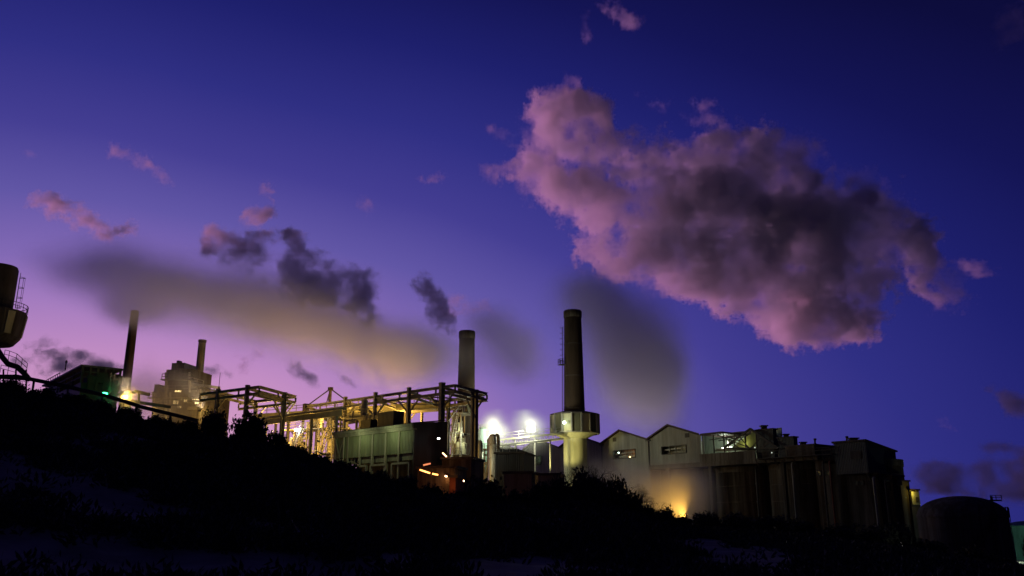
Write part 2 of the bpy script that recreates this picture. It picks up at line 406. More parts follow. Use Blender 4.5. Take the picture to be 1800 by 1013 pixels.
def pole_lamp(px, py, Y, label, m, energy, col, size=.5, rad=.3, pole=True, cat='floodlight', toward=None, group=None, arm=.8, aim=None, up=0):
    p = P(px, py, Y); base = Vector((p.x, p.y, gz(p)))
    t = thing('floodlight', label, cat, base, group)
    tw = (toward if toward is not None else Vector((-p.x, -p.y, 0))).normalized()
    if pole:
        b = MB(); back = base-tw*arm
        b.tube(back, back+Z*(p.z-base.z+.5), .11, 8, .07); b.build('pole', M_steeld, t, True)
        b = MB(); b.bar(back+Z*(p.z-base.z+.45), p+Z*.4-tw*.1, .1, .1); b.build('arm', M_steeld, t)
    b = MB(); side = tw.cross(Z)
    b.prism([p+side*size-Z*size*.6-tw*.02, p-side*size-Z*size*.6-tw*.02, p-side*size+Z*size*.6-tw*.02, p+side*size+Z*size*.6-tw*.02], -tw*size*.5); b.build('housing', M_steeld, t)
    b = MB(); k = size*.88
    if m is M_wht: b.tube(p, p+tw*.07, k*.62, 18)
    else: b.prism([p+side*k-Z*k*.55, p-side*k-Z*k*.55, p-side*k+Z*k*.55, p+side*k+Z*k*.55], tw*.06); b.build('lens', m, t)
    if aim is None: lamp_light('lamp', p+tw*(.25+rad), energy, col, rad, t)
    else: lamp_light('lamp', p+tw*(.25+rad), energy, col, rad, t, spot=150, aim=p+tw*(.25+rad)+Vector(aim))
    if up: lamp_light('lamp', p+Vector((0, .3, size*.6+.1)), up, (1, .86, .6) if m is M_wht else ((1, .72, .46) if m is M_sod else col), .12, t, spot=120 if px == 1112 else 95, aim=p+Vector(UPV.get(px, (0, .1, 2))))  # extra upward spot, added only to light the steam above
    return t

UPV = {219: (-5, 3, 14), 352: (-1, -1, 14), 1112: (-4, -9, 26), 869: (-2, 6, 12), 933: (14, 12, 24)}
# ---------------- big chimneys
def chimney(px, ytop, Y, wtop, y2, w2, m, label, cap=True, n=28, smoothcol=None):
    """tapering stack: wtop pixels wide at ytop, w2 at y2, then straight on to the ground"""
    top = P(px, ytop, Y); lo = P(px, y2, Y); s = (top-Vector((0, 0, CAMZ))).length
    c = Vector((top.x, top.y, 0)); mpp = lambda py: Y/ray(px, py).y/F
    r1 = wtop/2*mpp(ytop); r2 = w2/2*mpp(y2); g = gz(c)
    slope = (r2-r1)/(top.z-lo.z); rg = r2+slope*(lo.z-g)
    t = thing('chimney', label, 'chimney', (c.x, c.y, g))
    b = MB(); prof = [(rg, g), (r1, top.z-.5)]
    k = 14; prof = [(rg+(r1-rg)*i/k, g+(top.z-.6-g)*i/k) for i in range(k+1)]
    prof += [(r1*.86, top.z-.6), (r1*.82, top.z-5)]
    b.lathe(c, prof, n); b.build('shaft', m, t, True)
    if cap:
        b = MB(); b.lathe(c, [(r1*1.0, top.z-1.6), (r1*1.07, top.z-1.4), (r1*1.07, top.z-.1), (r1*1.0, top.z+.15), (r1*.84, top.z+.15), (r1*.84, top.z-1)], n); b.build('rim', M_concd, t, True)
        for zz in np.arange(top.z-8, lo.z, -7.5):
            rr = r1+slope*(top.z-zz); b = MB(); b.lathe(c, [(rr-.01, zz), (rr+.06, zz+.02), (rr+.06, zz+.25), (rr-.01, zz+.27)], n); b.build('band', M_steeld, t, True)
    return t, c, r1, slope, top, mpp
# slender stacks on the left
chimney(238, 541, 150, 13.5, 690, 16, M_brick, 'tallest slender stack with its top lost in the low steam plume', cap=False)
t, c, r1, sl, top, mpp = chimney(356, 598, 168, 12.6, 680, 14, M_steel, 'short slender grey stack between the hopper building and steel frame', cap=False)
b = MB(); b.lathe(c, [(r1*1.0, top.z-.5), (r1*1.1, top.z-.45), (r1*1.1, top.z), (r1*.9, top.z), (r1*.9, top.z-.8)], 20); b.build('rim', M_steeld, t, True)
# middle chimney
chimney(821, 584, 185, 27, 770, 33, M_brick, 'plain round masonry chimney rising behind the right steel gantry')
# chimney with the drum
t, c, r1, sl, top, mpp = chimney(1006.5, 548, 195, 30, 728, 37, M_brick, 'tall dark masonry chimney with a pale panelled drum round its waist')
zt = P(1006, 730, 195).z; zb = P(1006, 762, 195).z; zc_ = P(1006, 771, 195).z; Rr_ = 42.5*mpp(745); n = 16
rs = 21*mpp(800)
b = MB(); b.lathe(c, [(rs, gz(c)), (rs*.985, zc_-.2), (Rr_*.55, zc_+.1), (Rr_*.93, zb-.05), (Rr_*.93, zb+.2)], 36); b.build('lower_shaft', M_cream, t, True)
b = MB(); b.lathe(c, [(Rr_*.94, zb), (Rr_*.94, zt-.2)], n, math.pi/n); b.build('drum_wall', M_concd, t)
for i in range(n):
    a = 2*math.pi*i/n; u = Vector((math.cos(a), math.sin(a), 0)); v_ = Vector((-u.y, u.x, 0)); hw = Rr_*math.sin(math.pi/n)*.93
    p = Vector((c.x, c.y, 0))+u*Rr_*.95
    b = MB(); b.obox(p-v_*hw-u*.1, v_*2*hw, u*.25, zb+.05, zt-.1); o = b.build('panel', M_cream if i % 2 else M_panel, t)
    a2 = a+math.pi/n; u2 = Vector((math.cos(a2), math.sin(a2), 0)); p2 = Vector((c.x, c.y, 0))+u2*Rr_*.985; v2 = Vector((-u2.y, u2.x, 0))
    b = MB(); b.obox(p2-v2*.14, v2*.28, u2*.3, zb-.1, zt); b.build('rib', M_steel, t)
b = MB(); b.lathe(c, [(r1, zt-.2), (Rr_*1.04, zt-.2), (Rr_*1.04, zt+.1), (r1+.3, zt+.9), (r1, zt+.9)], n, math.pi/n); b.build('drum_roof', M_steeld, t)
b = MB(); b.lathe(c, [(Rr_*.93, zb-.25), (Rr_*1.03, zb-.2), (Rr_*1.03, zb), (Rr_*.93, zb)], n, math.pi/n); b.build('sill_ring', M_steel, t)
lamp_light('lamp', Vector((c.x-9, c.y-11, zb-9)), 6500, (1, .92, .36), .3, t, spot=48, aim=(c.x, c.y, zb-1))  # added spot without a fitting, lights the drum from below
# ladder with cage up its left side
lx = Vector((-1, -.25, 0)).normalized()
b = MB(); rr = lambda z: r1+sl*(top.z-z)
za, zd = P(1006, 576, 195).z, P(1006, 727, 195).z; sv = Vector((-lx.y, lx.x, 0))
zs = np.arange(zd, za, .45)
for sgn in (-1, 1): b.bar(Vector((c.x, c.y, zd))+lx*(rr(zd)+.45)+sv*.3*sgn, Vector((c.x, c.y, za))+lx*(rr(za)+.45)+sv*.3*sgn, .07, .07)
for z_ in zs: b.bar(Vector((c.x, c.y, z_))+lx*(rr(z_)+.45)-sv*.3, Vector((c.x, c.y, z_))+lx*(rr(z_)+.45)+sv*.3, .04, .04)
for z_ in np.arange(zd+12, za, 1.3):
    q_ = [Vector((c.x, c.y, z_))+lx*(rr(z_)+.45+.65*math.sin(k))+sv*.45*math.cos(k) for k in np.linspace(0, math.pi, 6)]
    for p_, r_ in zip(q_[:-1], q_[1:]): b.bar(p_, r_, .05, .05)
b.build('ladder', M_steeld, t)
zp = P(1006, 642, 195).z; b = MB(); pc = Vector((c.x, c.y, 0))+lx*(rr(zp)+.0)
b.obox(pc-sv*.8, sv*1.6, lx*1.3, zp-.1, zp); b.rail([(pc-sv*.8+Z*zp), (pc-sv*.8+lx*1.3+Z*zp), (pc+sv*.8+lx*1.3+Z*zp), (pc+sv*.8+Z*zp)], 1.2, .7, .04); b.build('platform', M_steeld, t)
pl = PLN(992, 743, Vector((c.x, c.y, 0))-Vector((0, Rr_*1.02, 0)), Vector((1, 0, 0)))
b = MB(); b.tube(pl, pl-Vector((0, .25, 0)), .34, 10); b.build('porthole_lamp', M_tl, t)

# far left kiln stack with basket
base = P(-20, 600, 140); mp_ = base.y/ray(-12, 560).y/F; cc = Vector((base.x, base.y, 0))
t = thing('kiln_stack', 'dark stack at the left edge with a pale panelled collar, ladder cage and railing', 'kiln stack', (cc.x, cc.y, gz(cc)))
zt = P(-12, 474, 140).z; zr = P(-12, 548, 140).z; zb = P(-12, 592, 140).z; zbb = P(-12, 606, 140).z
b = MB(); b.lathe(cc, [(18*mp_, gz(cc)), (18*mp_, zb), (29*mp_, zr-1), (29*mp_, zt), (27*mp_, zt+.5), (23*mp_, zt+.6)], 28); b.build('shaft', M_steeld, t, True)
b = MB(); b.lathe(cc, [(20*mp_, zbb), (38*mp_, zbb+.1), (48*mp_, zb), (53*mp_, zr-.3), (53*mp_, zr), (28*mp_, zr+.1)], 14, .2); b.build('collar', M_concd, t)
for i in range(14):
    if i % 2: continue
    a = .2+2*math.pi*(i+.5)/14; u = Vector((math.cos(a), math.sin(a), 0)); v_ = Vector((-u.y, u.x, 0))
    k = math.cos(math.pi/14)
    b = MB(); q0 = cc+u*48.4*mp_*k; q1 = cc+u*53*mp_*k
    b.prism([q0-v_*.55+Z*(zb+.2), q0+v_*.55+Z*(zb+.2), q1+v_*.62+Z*(zr-.4), q1-v_*.62+Z*(zr-.4)], u*.2); b.build('panel', M_cream, t)
pts = [cc+Vector((math.cos(a), math.sin(a), 0))*52.5*mp_+Z*zr for a in np.linspace(-1.9, 1.3, 13)]
b = MB(); b.rail(pts, 1.25, 1.2, .04); b.build('railing', M_steeld, t)
u = Vector((.86, .5, 0)).normalized(); v_ = Vector((-u.y, u.x, 0)); b = MB()
z0_, z1_ = P(-12, 537, 140).z, P(-12, 484, 140).z; R0 = 29*mp_
for sgn in (-1, 1): b.bar(cc+u*(R0+.3)+v_*.3*sgn+Z*z0_, cc+u*(R0+.3)+v_*.3*sgn+Z*(z1_+.8), .07, .07)
for z_ in np.arange(z0_, z1_, .45): b.bar(cc+u*(R0+.3)-v_*.3+Z*z_, cc+u*(R0+.3)+v_*.3+Z*z_, .04, .04)
for z_ in np.linspace(z0_, z1_, 4):
    q_ = [cc+u*(R0+.25+.85*math.sin(k))+v_*.5*math.cos(k)+Z*z_ for k in np.linspace(0, math.pi, 7)]
    for p_, r_ in zip(q_[:-1], q_[1:]): b.bar(p_, r_, .07, .07)
for k in np.linspace(0, math.pi, 5): b.bar(cc+u*(R0+.25+.85*math.sin(k))+v_*.5*math.cos(k)+Z*z0_, cc+u*(R0+.25+.85*math.sin(k))+v_*.5*math.cos(k)+Z*z1_, .05, .05)
b.build('ladder_cage', M_steeld, t)
# duct elbows and walkways under it
D = lambda px, py: P(px, py, 132)
t = thing('duct', 'black bent duct dropping from the left stack to the dark shed', 'duct', (D(30, 660).x, 132, gz(D(30, 660))))
b = MB(); pp = [(-6, 612), (4, 628), (14, 640), (30, 645), (42, 656), (52, 668)]
for p_, q_ in zip(pp[:-1], pp[1:]): b.tube(D(*p_), D(*q_), .42, 10)
b.build('pipe', M_steeld, t, True)
b = MB(); b.rail([D(6, 634)+Z*.2, D(14, 636)+Z*.2, D(27, 641)+Z*.2, D(46, 656)], 1.5, 1.0, .04); b.build('railing', M_steeld, t); b = MB(); b.rail([D(0, 655), D(26, 662)], 1.2, 1, .04); b.build('railing', M_steeld, t)
b = MB()
for px in (6, 28, 46): b.bar(D(px, 650), D(px, 690), .22, .22)
b.bar(D(-10, 664), D(56, 668), .2, .3); b.build('support', M_steeld, t)
t = thing('pipeline', 'dark pipeline sloping down along the dune crest from left edge', 'pipeline', (P(60, 668, 70).x, 70, gz(P(60, 668, 70))))
b = MB(); D2 = lambda px, py, k=0: P(px, py, 70+k+px*.03)
pp = [(-60, 656), (0, 662), (30, 662), (100, 676), (180, 694), (219, 706), (250, 716), (300, 728), (348, 740)]
for p_, q_ in zip(pp[:-1], pp[1:]): b.tube(D2(*p_), D2(*q_), .17, 10)
b.build('pipe', M_steeld, t, True)
b = MB()
for px in (0, 60, 120, 180, 240, 300, 345):
    py = np.interp(px, *zip(*pp)); p_ = D2(px, py); b.bar(p_, Vector((p_.x, p_.y, gz(p_))), .16, .16)
b.build('trestle', M_steeld, t)

# ---------------- generic oriented box building by its visible corner
def ebox(mb, pxl, pxc, pxr, corner, zt, zb, d=None, w=None):
    d = d or VD; w = w or WD
    l = PLN(pxl, 800, corner, d) if pxl is not None else corner
    r = PLN(pxr, 800, corner, w) if pxr is not None else corner+w*10
    a = Vector((l.x-corner.x, l.y-corner.y, 0)); e = Vector((r.x-corner.x, r.y-corner.y, 0))
    mb.obox((corner.x, corner.y), a, e, zb, zt)
    return a, e

# dark shed on the left with open steel top
co = P(146, 645, 128); zr_ = co.z
t = thing('crusher_house', 'black shed with an open steel loft at its top beside the green lamp', 'shed', (co.x, co.y, gz(co)))
zlo = P(146, 672, 128).z; zg = gz(co)
l = PLN(62, 660, co, VD*-1+WD*0); 
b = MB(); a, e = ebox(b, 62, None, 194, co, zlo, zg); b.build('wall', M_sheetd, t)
b = MB(); 
for k in range(6):
    x_ = co+a*(k/5); b.bar(Vector((x_.x, x_.y, zlo)), Vector((x_.x, x_.y, zr_-(.9*k/5))), .3, .3)
for k in range(1, 6):
    x_ = co+e*(k/5); b.bar(Vector((x_.x, x_.y, zlo-1)), Vector((x_.x, x_.y, zr_)), .3, .3)
for fz in (.35, .7):
    h_ = zlo+(zr_-zlo)*fz; p_ = Vector((co.x, co.y, h_)); b.bar(p_, p_+a, .2, .2); b.bar(p_, p_+e, .2, .2)
b.build('frame', M_steeld, t)
b = MB(); k0 = co+a*.0; b.obox((co.x-VD.x*-.4-WD.x*.4, co.y-VD.y*-.4-WD.y*.4), a*1.03-VD*.4, e*1.05+WD*.4, zr_, zr_+.28); b.build('roof', M_sheetd, t)
b = MB(); p_ = co+a*.55; b.obox((p_.x, p_.y), a*.45, e*.8, zlo+.02, zlo+1.4); p_ = co+a*.3+e*.2; b.obox((p_.x, p_.y), a*.25, e*.3, zr_+.3, zr_+.9); b.build('plant_box', M_sheetd, t)
b = MB(); q_ = co+a*.6; b.rail([Vector((q_.x, q_.y, zlo+1.4)), Vector((q_.x, q_.y, zlo+1.4))+a*.38], 2.0, 1.6, .05)
b.build('railing', M_steeld, t); b = MB(); p_ = P(116, 640, 130); b.bar(p_-Z*1, p_+Z*.6, .14, .14); b.bar(p_+Z*.3-VD*.3, p_+Z*.3+VD*.3, .2, .3); b.build('aerial', M_steeld, t)
b = MB()
for k, (fx, fz) in enumerate([(.15, .3), (.4, .5), (.62, .25), (.78, .45)]):
    p_ = co+e*fx+Vector((0, 0, zlo-co.z+ (zr_-zlo)*fz)); b.obox((p_.x, p_.y), WD*1.6, -VD*2.2+Vector((0, 0, 0)), p_.z-1, p_.z+.5)
b.build('machinery', M_steeld, t)
# ladder mast
t = thing('lattice_mast', 'thin ladder mast between the dark shed and the tallest slender stack', 'mast', (P(199, 700, 126).x, 126, gz(P(199, 700, 126))))
b = MB(); p_ = P(199, 656, 126); g_ = gz(p_)
for sgn in (-.28, .28): b.bar(Vector((p_.x+sgn, p_.y, g_)), Vector((p_.x+sgn, p_.y, p_.z)), .09, .09)
for z_ in np.arange(g_, p_.z, .6): b.bar(Vector((p_.x-.28, p_.y, z_)), Vector((p_.x+.28, p_.y, z_)), .06, .06)
b.build('ladder', M_steeld, t)
# conveyor bridge by the sodium lamp
t = thing('conveyor', 'short sloping conveyor bridge lit amber beside the tallest slender stack', 'conveyor', (P(205, 690, 130).x, 130, gz(P(205, 690, 130))))
b = MB()
for (x0, y0, x1, y1) in ((188, 690, 222, 680), (190, 696, 236, 690), (188, 699, 300, 716), (238, 688, 262, 694)): b.bar(P(x0, y0, 131), P(x1, y1, 134), .45, .45)
b.build('beam', M_steel, t)
b = MB()
for px, y0, y1 in ((200, 688, 712), (228, 690, 720), (244, 690, 724)): b.bar(P(px, y0, 132), P(px, y1+14, 132), .3, .3)
b.bar(P(200, 712, 132), P(214, 696, 132), .2, .2); b.bar(P(228, 716, 132), P(214, 696, 132), .2, .2); b.build('support', M_steel, t)
t = pole_lamp(219, 698, 122, 'glaring amber floodlight at the foot of the tallest slender stack', M_sod, 1500, SOD, .5, .3, aim=(.75, -.35, -.25), up=4200)
p_ = P(184, 693, 124); t = thing('signal_lamp', 'small bright green lamp on the right end of the dark shed', 'signal lamp', p_-Z*.6)
b = MB(); b.lathe(p_, [(0, -.24), (.3, -.16), (.42, 0), (.3, .2), (0, .26)], 12); b.build('lens', M_grn, t, True)
b = MB(); b.obox((p_.x-.16, p_.y-.1), Vector((.32, 0, 0)), Vector((0, .5, 0)), p_.z-3, p_.z-.3); b.build('housing', M_steeld, t)
lamp_light('lamp', p_-Vector((0, .7, 0)), 3, (.05, 1, .3), .2, t)

# ---------------- hopper building
co = P(336, 672, 158); zt = P(336, 671, 158).z
t = thing('hopper_house', 'stepped pale hopper building wrapped in steam with small lit windows', 'building', (co.x, co.y, gz(co)))
X_ = lambda px, py, k=0: P(px, py, 158+k)
def pbox(mb, x0, x1, y0, y1, Y, dep):
    a_ = P(x0, y1, Y); b_ = P(x1, y0, Y); d_ = P(x1, y1, Y)
    mb.obox((a_.x, a_.y), Vector((d_.x-a_.x, -.18*(d_.x-a_.x), 0)), Vector((.18*dep, dep, 0)), a_.z if y1 < 1e4 else 0, b_.z)
b = MB(); pbox(b, 288, 337, 650, 694, 158, 7); b.build('upper_storey', M_concd, t)
b = MB(); pbox(b, 301, 325, 638.5, 649, 159, 4); pbox(b, 310, 315, 634, 640, 160, 1); b.build('cowl', M_sheet, t)
b = MB(); pbox(b, 281, 358, 687, 775, 156, 9); b.build('lower_storey', M_concd, t)
b = MB(); pbox(b, 262, 282, 690, 770, 157, 8); pbox(b, 270, 279, 676, 691, 158, 4); b.build('annexe', M_sheet, t)
for (x0, y0, x1, y1) in ((304, 698, 318, 702), (304, 704, 312, 711), (338, 700, 350, 704), (342, 705, 350, 711), (323, 702, 329, 707), (290, 698, 296, 701), (306, 686, 317, 690), (312, 714, 317, 717)):
    b = MB(); p0 = P(x0, y1, 154.2); p1 = P(x1, y0, 154.2)
    b.obox((p0.x, p0.y), Vector((p1.x-p0.x, 0, 0)), Vector((0, .35, 0)), p0.z, p1.z); w_ = b.build('window', glow('amber_window', (1, .68, .25), random.choice([.9, 1.6, 3.2])), t)
    b = MB(); k_ = .09
    for z_ in (p0.z, p1.z): b.bar(Vector((p0.x-k_, p0.y-.06, z_)), Vector((p1.x+k_, p0.y-.06, z_)), .12, .12)
    for x_ in (p0.x, p1.x, (p0.x+p1.x)/2): b.bar(Vector((x_, p0.y-.06, p0.z)), Vector((x_, p0.y-.06, p1.z)), .1, .1)
    b.build('frame', M_steeld, w_)
for (x0, y0, x1, y1, rr) in ((292, 740, 292, 655, .25), (299, 740, 299, 690, .18), (333, 690, 333, 655, .2), (352, 745, 352, 684, .22), (286, 700, 356, 700, .15), (330, 718, 357, 718, .3), (270, 730, 270, 690, .3)):
    b = MB(); b.tube(P(x0, y0, 153.6), P(x1, y1, 153.6), rr, 8); b.build('pipe', M_pipe, t, True)
for (x0, x1, y) in ((280, 310, 713), (330, 360, 706), (284, 340, 668), (261, 283, 700)):
    b = MB(); b.bar(P(x0, y, 153.4), P(x1, y, 153.4), 1.2, .15); b.rail([P(x0, y, 153), P(x1, y, 153)], 1.1, 1.2, .05); b.build('walkway', M_steeld, t)
b = MB(); dk = P(338, 686, 154.5)
b.rail([P(282, 689, 154), P(357, 689, 154)], 1.1, 1.3, .05); b.build('railing', M_steel, t); b = MB(); b.rail([P(335, 674, 155), P(357, 680, 155)], 1.1, 1.3, .05); b.build('railing', M_steel, t)
b = MB(); b.bar(P(336, 675, 156), P(385, 682, 150), .5, .5); b.bar(P(336, 680, 156), P(385, 688, 150), .3, .3)
for f_ in np.linspace(0, 1, 7): b.bar(P(336, 675, 156).lerp(P(385, 682, 150), f_), P(336, 680, 156).lerp(P(385, 688, 150), f_), .15, .15)
b.build('bridge', M_steel, t)
pole_lamp(258, 716, 150, 'amber floodlight low in the steam left of the hopper building', M_sod, 130, SOD, .3, .3, toward=Vector((1, .3, 0)))
pole_lamp(352, 722, 148, 'amber floodlight hidden by bushes at the foot of the hopper building', M_sod, 200, SOD, .3, .3, toward=Vector((.2, 1, 0)), up=2000)

# ---------------- open steel gantries (crane runways)
def rail_pair(t, p, q, name='rail', gap=1.0, m=None, w=.5):
    b = MB(); b.ibeam(p, q, w*.9, .42); b.ibeam(p-Z*gap, q-Z*gap, w*.9, .4)
    L_ = (q-p).length; k = max(2, int(L_/4))
    for i in range(k+1):
        x_ = p+(q-p)*i/k; b.bar(x_-Z*.2, x_-Z*(gap-.2), .22, .22)
    return b.build(name, m or M_steel, t)
def post(t, top, zb, w=.55, name='post'):
    b = MB(); b.ibeam(Vector((top.x, top.y, zb)), top, w, w); b.bar(Vector((top.x, top.y, zb+.0)), Vector((top.x, top.y, zb+.3)), w*1.6, w*1.6)
    b.bar(top-Z*.02, top+Z*.25, w*1.1, w*1.1); return b.build(name, M_steel, t)
def knee(t, top, d, L_=2.6):
    b = MB(); b.bar(top-Z*L_-Z*.8, top+d*L_-Z*1.1, .2, .2); return b.build('knee_brace', M_steel, t)
H_ = 22.0
A_, B_, C_, D_ = HZ(800, 678, H_), HZ(856, 693, H_), HZ(598, 738, H_), HZ(538, 715, H_)
t = thing('steel_gantry', 'long open steel gantry with a pointed stay frame at its left end', 'gantry', (A_.x, A_.y, gz(A_)))
rail_pair(t, D_, A_); rail_pair(t, C_, B_)
rail_pair(t, A_, B_, 'end_beam'); rail_pair(t, D_, C_, 'end_beam')
du = (A_-D_).normalized(); wu = (B_-A_).normalized()
def on(px, p, q):  # where pixel column px crosses the rail p-q
    lo, hi = 0, 1
    for _ in range(40):
        m_ = (lo+hi)/2; x = p.lerp(q, m_); c_ = CAMR.transposed() @ (x-Vector((0, 0, CAMZ))); sx_ = CX+F*c_.x/-c_.z
        c0 = CAMR.transposed() @ (q-Vector((0, 0, CAMZ))); 
        if (sx_ < px) == ((CX+F*c0.x/-c0.z) > px): lo = m_
        else: hi = m_
    return p.lerp(q, lo)
for px in (607, 660, 719, 777):
    x_ = on(px, D_, A_); post(t, x_+Z*.5, gz(x_), .72 if px == 777 else .5)
    knee(t, x_, du); knee(t, x_, -du)
    f_ = (x_-D_).length/(A_-D_).length; y_ = C_.lerp(B_, f_)
    rail_pair(t, x_, y_, 'cross_beam', .7, w=.35)
    b = MB(); z2 = on(min(px+52, 795), D_, A_); f2 = (z2-D_).length/(A_-D_).length; b.bar(x_-Z*.5, C_.lerp(B_, f2)-Z*.5, .2, .2); b.build('wind_brace', M_steel, t)
x_ = on(549, D_, C_); post(t, x_, gz(x_)); knee(t, x_, wu)
for px in (831, 837):
    x_ = on(px, A_, B_); post(t, x_, gz(x_), .55 if px == 837 else .4)
knee(t, on(837, A_, B_), wu, 2.2); knee(t, on(837, A_, B_), -wu, 3.6)
for f_ in (.25, .5, .78):
    x_ = C_.lerp(B_, f_); post(t, x_, gz(x_), .5); knee(t, x_, du); knee(t, x_, -du)
ap = PLN(581, 683.5, on(579, D_, A_)+wu*1.5, Vector((1, 0, 0))); ft = Vector((ap.x, ap.y, H_))
b = MB(); b.bar(ft, ap, .4, .4); b.bar(ap-Z*.35, ap+Z*.25, .7, .7); b.build('stay_mast', M_steeld, t)
for tgt in (D_, on(560, D_, A_)+wu*2, on(606, D_, A_)+Z*.3): b = MB(); b.bar(ap, tgt, .16, .16); b.build('stay', M_steeld, t)
b = MB(); b.bar(D_-Z*.9, D_+Z*.5, .9, .9); b.build('end_stop', M_steeld, t)
# left gantry
A2, B2, C2, D2_ = HZ(456, 680.5, H_), HZ(520, 698, H_), HZ(436, 712, H_), HZ(352, 694, H_)
t = thing('steel_gantry', 'shorter open steel gantry standing above the two round bushes', 'gantry', (A2.x, A2.y, gz(A2)))
E2 = B2+(D2_-A2)
rail_pair(t, D2_, A2); rail_pair(t, B2, E2); rail_pair(t, A2, B2, 'end_beam')
dv = (A2-D2_).normalized(); wv = (B2-A2).normalized()
for px in (383.5, 435):
    x_ = on(px, D2_, A2); f_ = (x_-D2_).length/(A2-D2_).length; post(t, x_+Z*.3, gz(x_), .55); knee(t, x_, dv, 2); rail_pair(t, x_, E2.lerp(B2, f_), 'cross_beam', .7, w=.35)
    y_ = E2.lerp(B2, f_); post(t, y_, gz(y_), .5); knee(t, y_, dv); knee(t, y_, -dv)
x_ = on(500, A2, B2); post(t, x_, gz(x_), .62); knee(t, x_, wv, 2.4); knee(t, x_, -wv, 3.4)
b = MB(); p_ = on(384, D2_, A2); b.bar(p_+Z*.9, p_+Z*3.2, .06, .06); b.build('aerial', M_steeld, t)

# ---------------- amber lit conveyor gallery behind both gantries
g0, g1 = HZ(452, 728, 22), HZ(790, 704, 22); gd = (g1-g0).normalized(); gw = Vector((-gd.y, gd.x, 0))*4
t = thing('conveyor_gallery', 'long level conveyor gallery glowing amber behind the two steel gantries', 'conveyor gallery', (g0.x, g0.y, gz(g0)))
for s_ in (0, 1):
    b = MB(); b.bar(g0+gw*s_-Z*.5, g1+gw*s_-Z*.5, .2, 1.0); b.build('girder', M_cream, t)
b = MB(); b.prism([g0-Z*1.05, g1-Z*1.05, g1+gw-Z*1.05, g0+gw-Z*1.05], -Z*.15); b.build('deck', M_steel, t)
b = MB(); b.rail([g0, g1], 1.1, 2.4, .05); b.build('railing', M_steel, t)
for f_ in np.linspace(.03, .97, 7):
    x_ = g0.lerp(g1, f_); b = MB()
    for s_ in (0, 1): b.bar(x_+gw*s_-Z*1.1, Vector((x_.x+gw.x*s_, x_.y+gw.y*s_, gz(x_))), .4, .4)
    b.bar(x_-Z*3, x_+gw-Z*6, .16, .16); b.bar(x_-Z*6, x_+gw-Z*3, .16, .16); b.build('trestle', M_steel, t)
h0, h1 = HZ(462, 743, 18), HZ(600, 726, 18)
t = thing('pipe_bridge', 'lower amber lit pipe bridge under the left end of the gallery', 'pipe bridge', (h0.x, h0.y, gz(h0)))
b = MB(); b.bar(h0, h1, .3, .9); b.build('girder', M_cream, t); b = MB()
for k in range(3): b.tube(h0+Z*(.7)+gw*.12*k, h1+Z*.7+gw*.12*k, .2, 8)
b.build('pipe', M_pipe, t, True)
b = MB()
for f_ in (.05, .35, .65, .95): x_ = h0.lerp(h1, f_); b.bar(x_-Z*.4, Vector((x_.x, x_.y, gz(x_))), .35, .35)
b.build('trestle', M_steel, t)

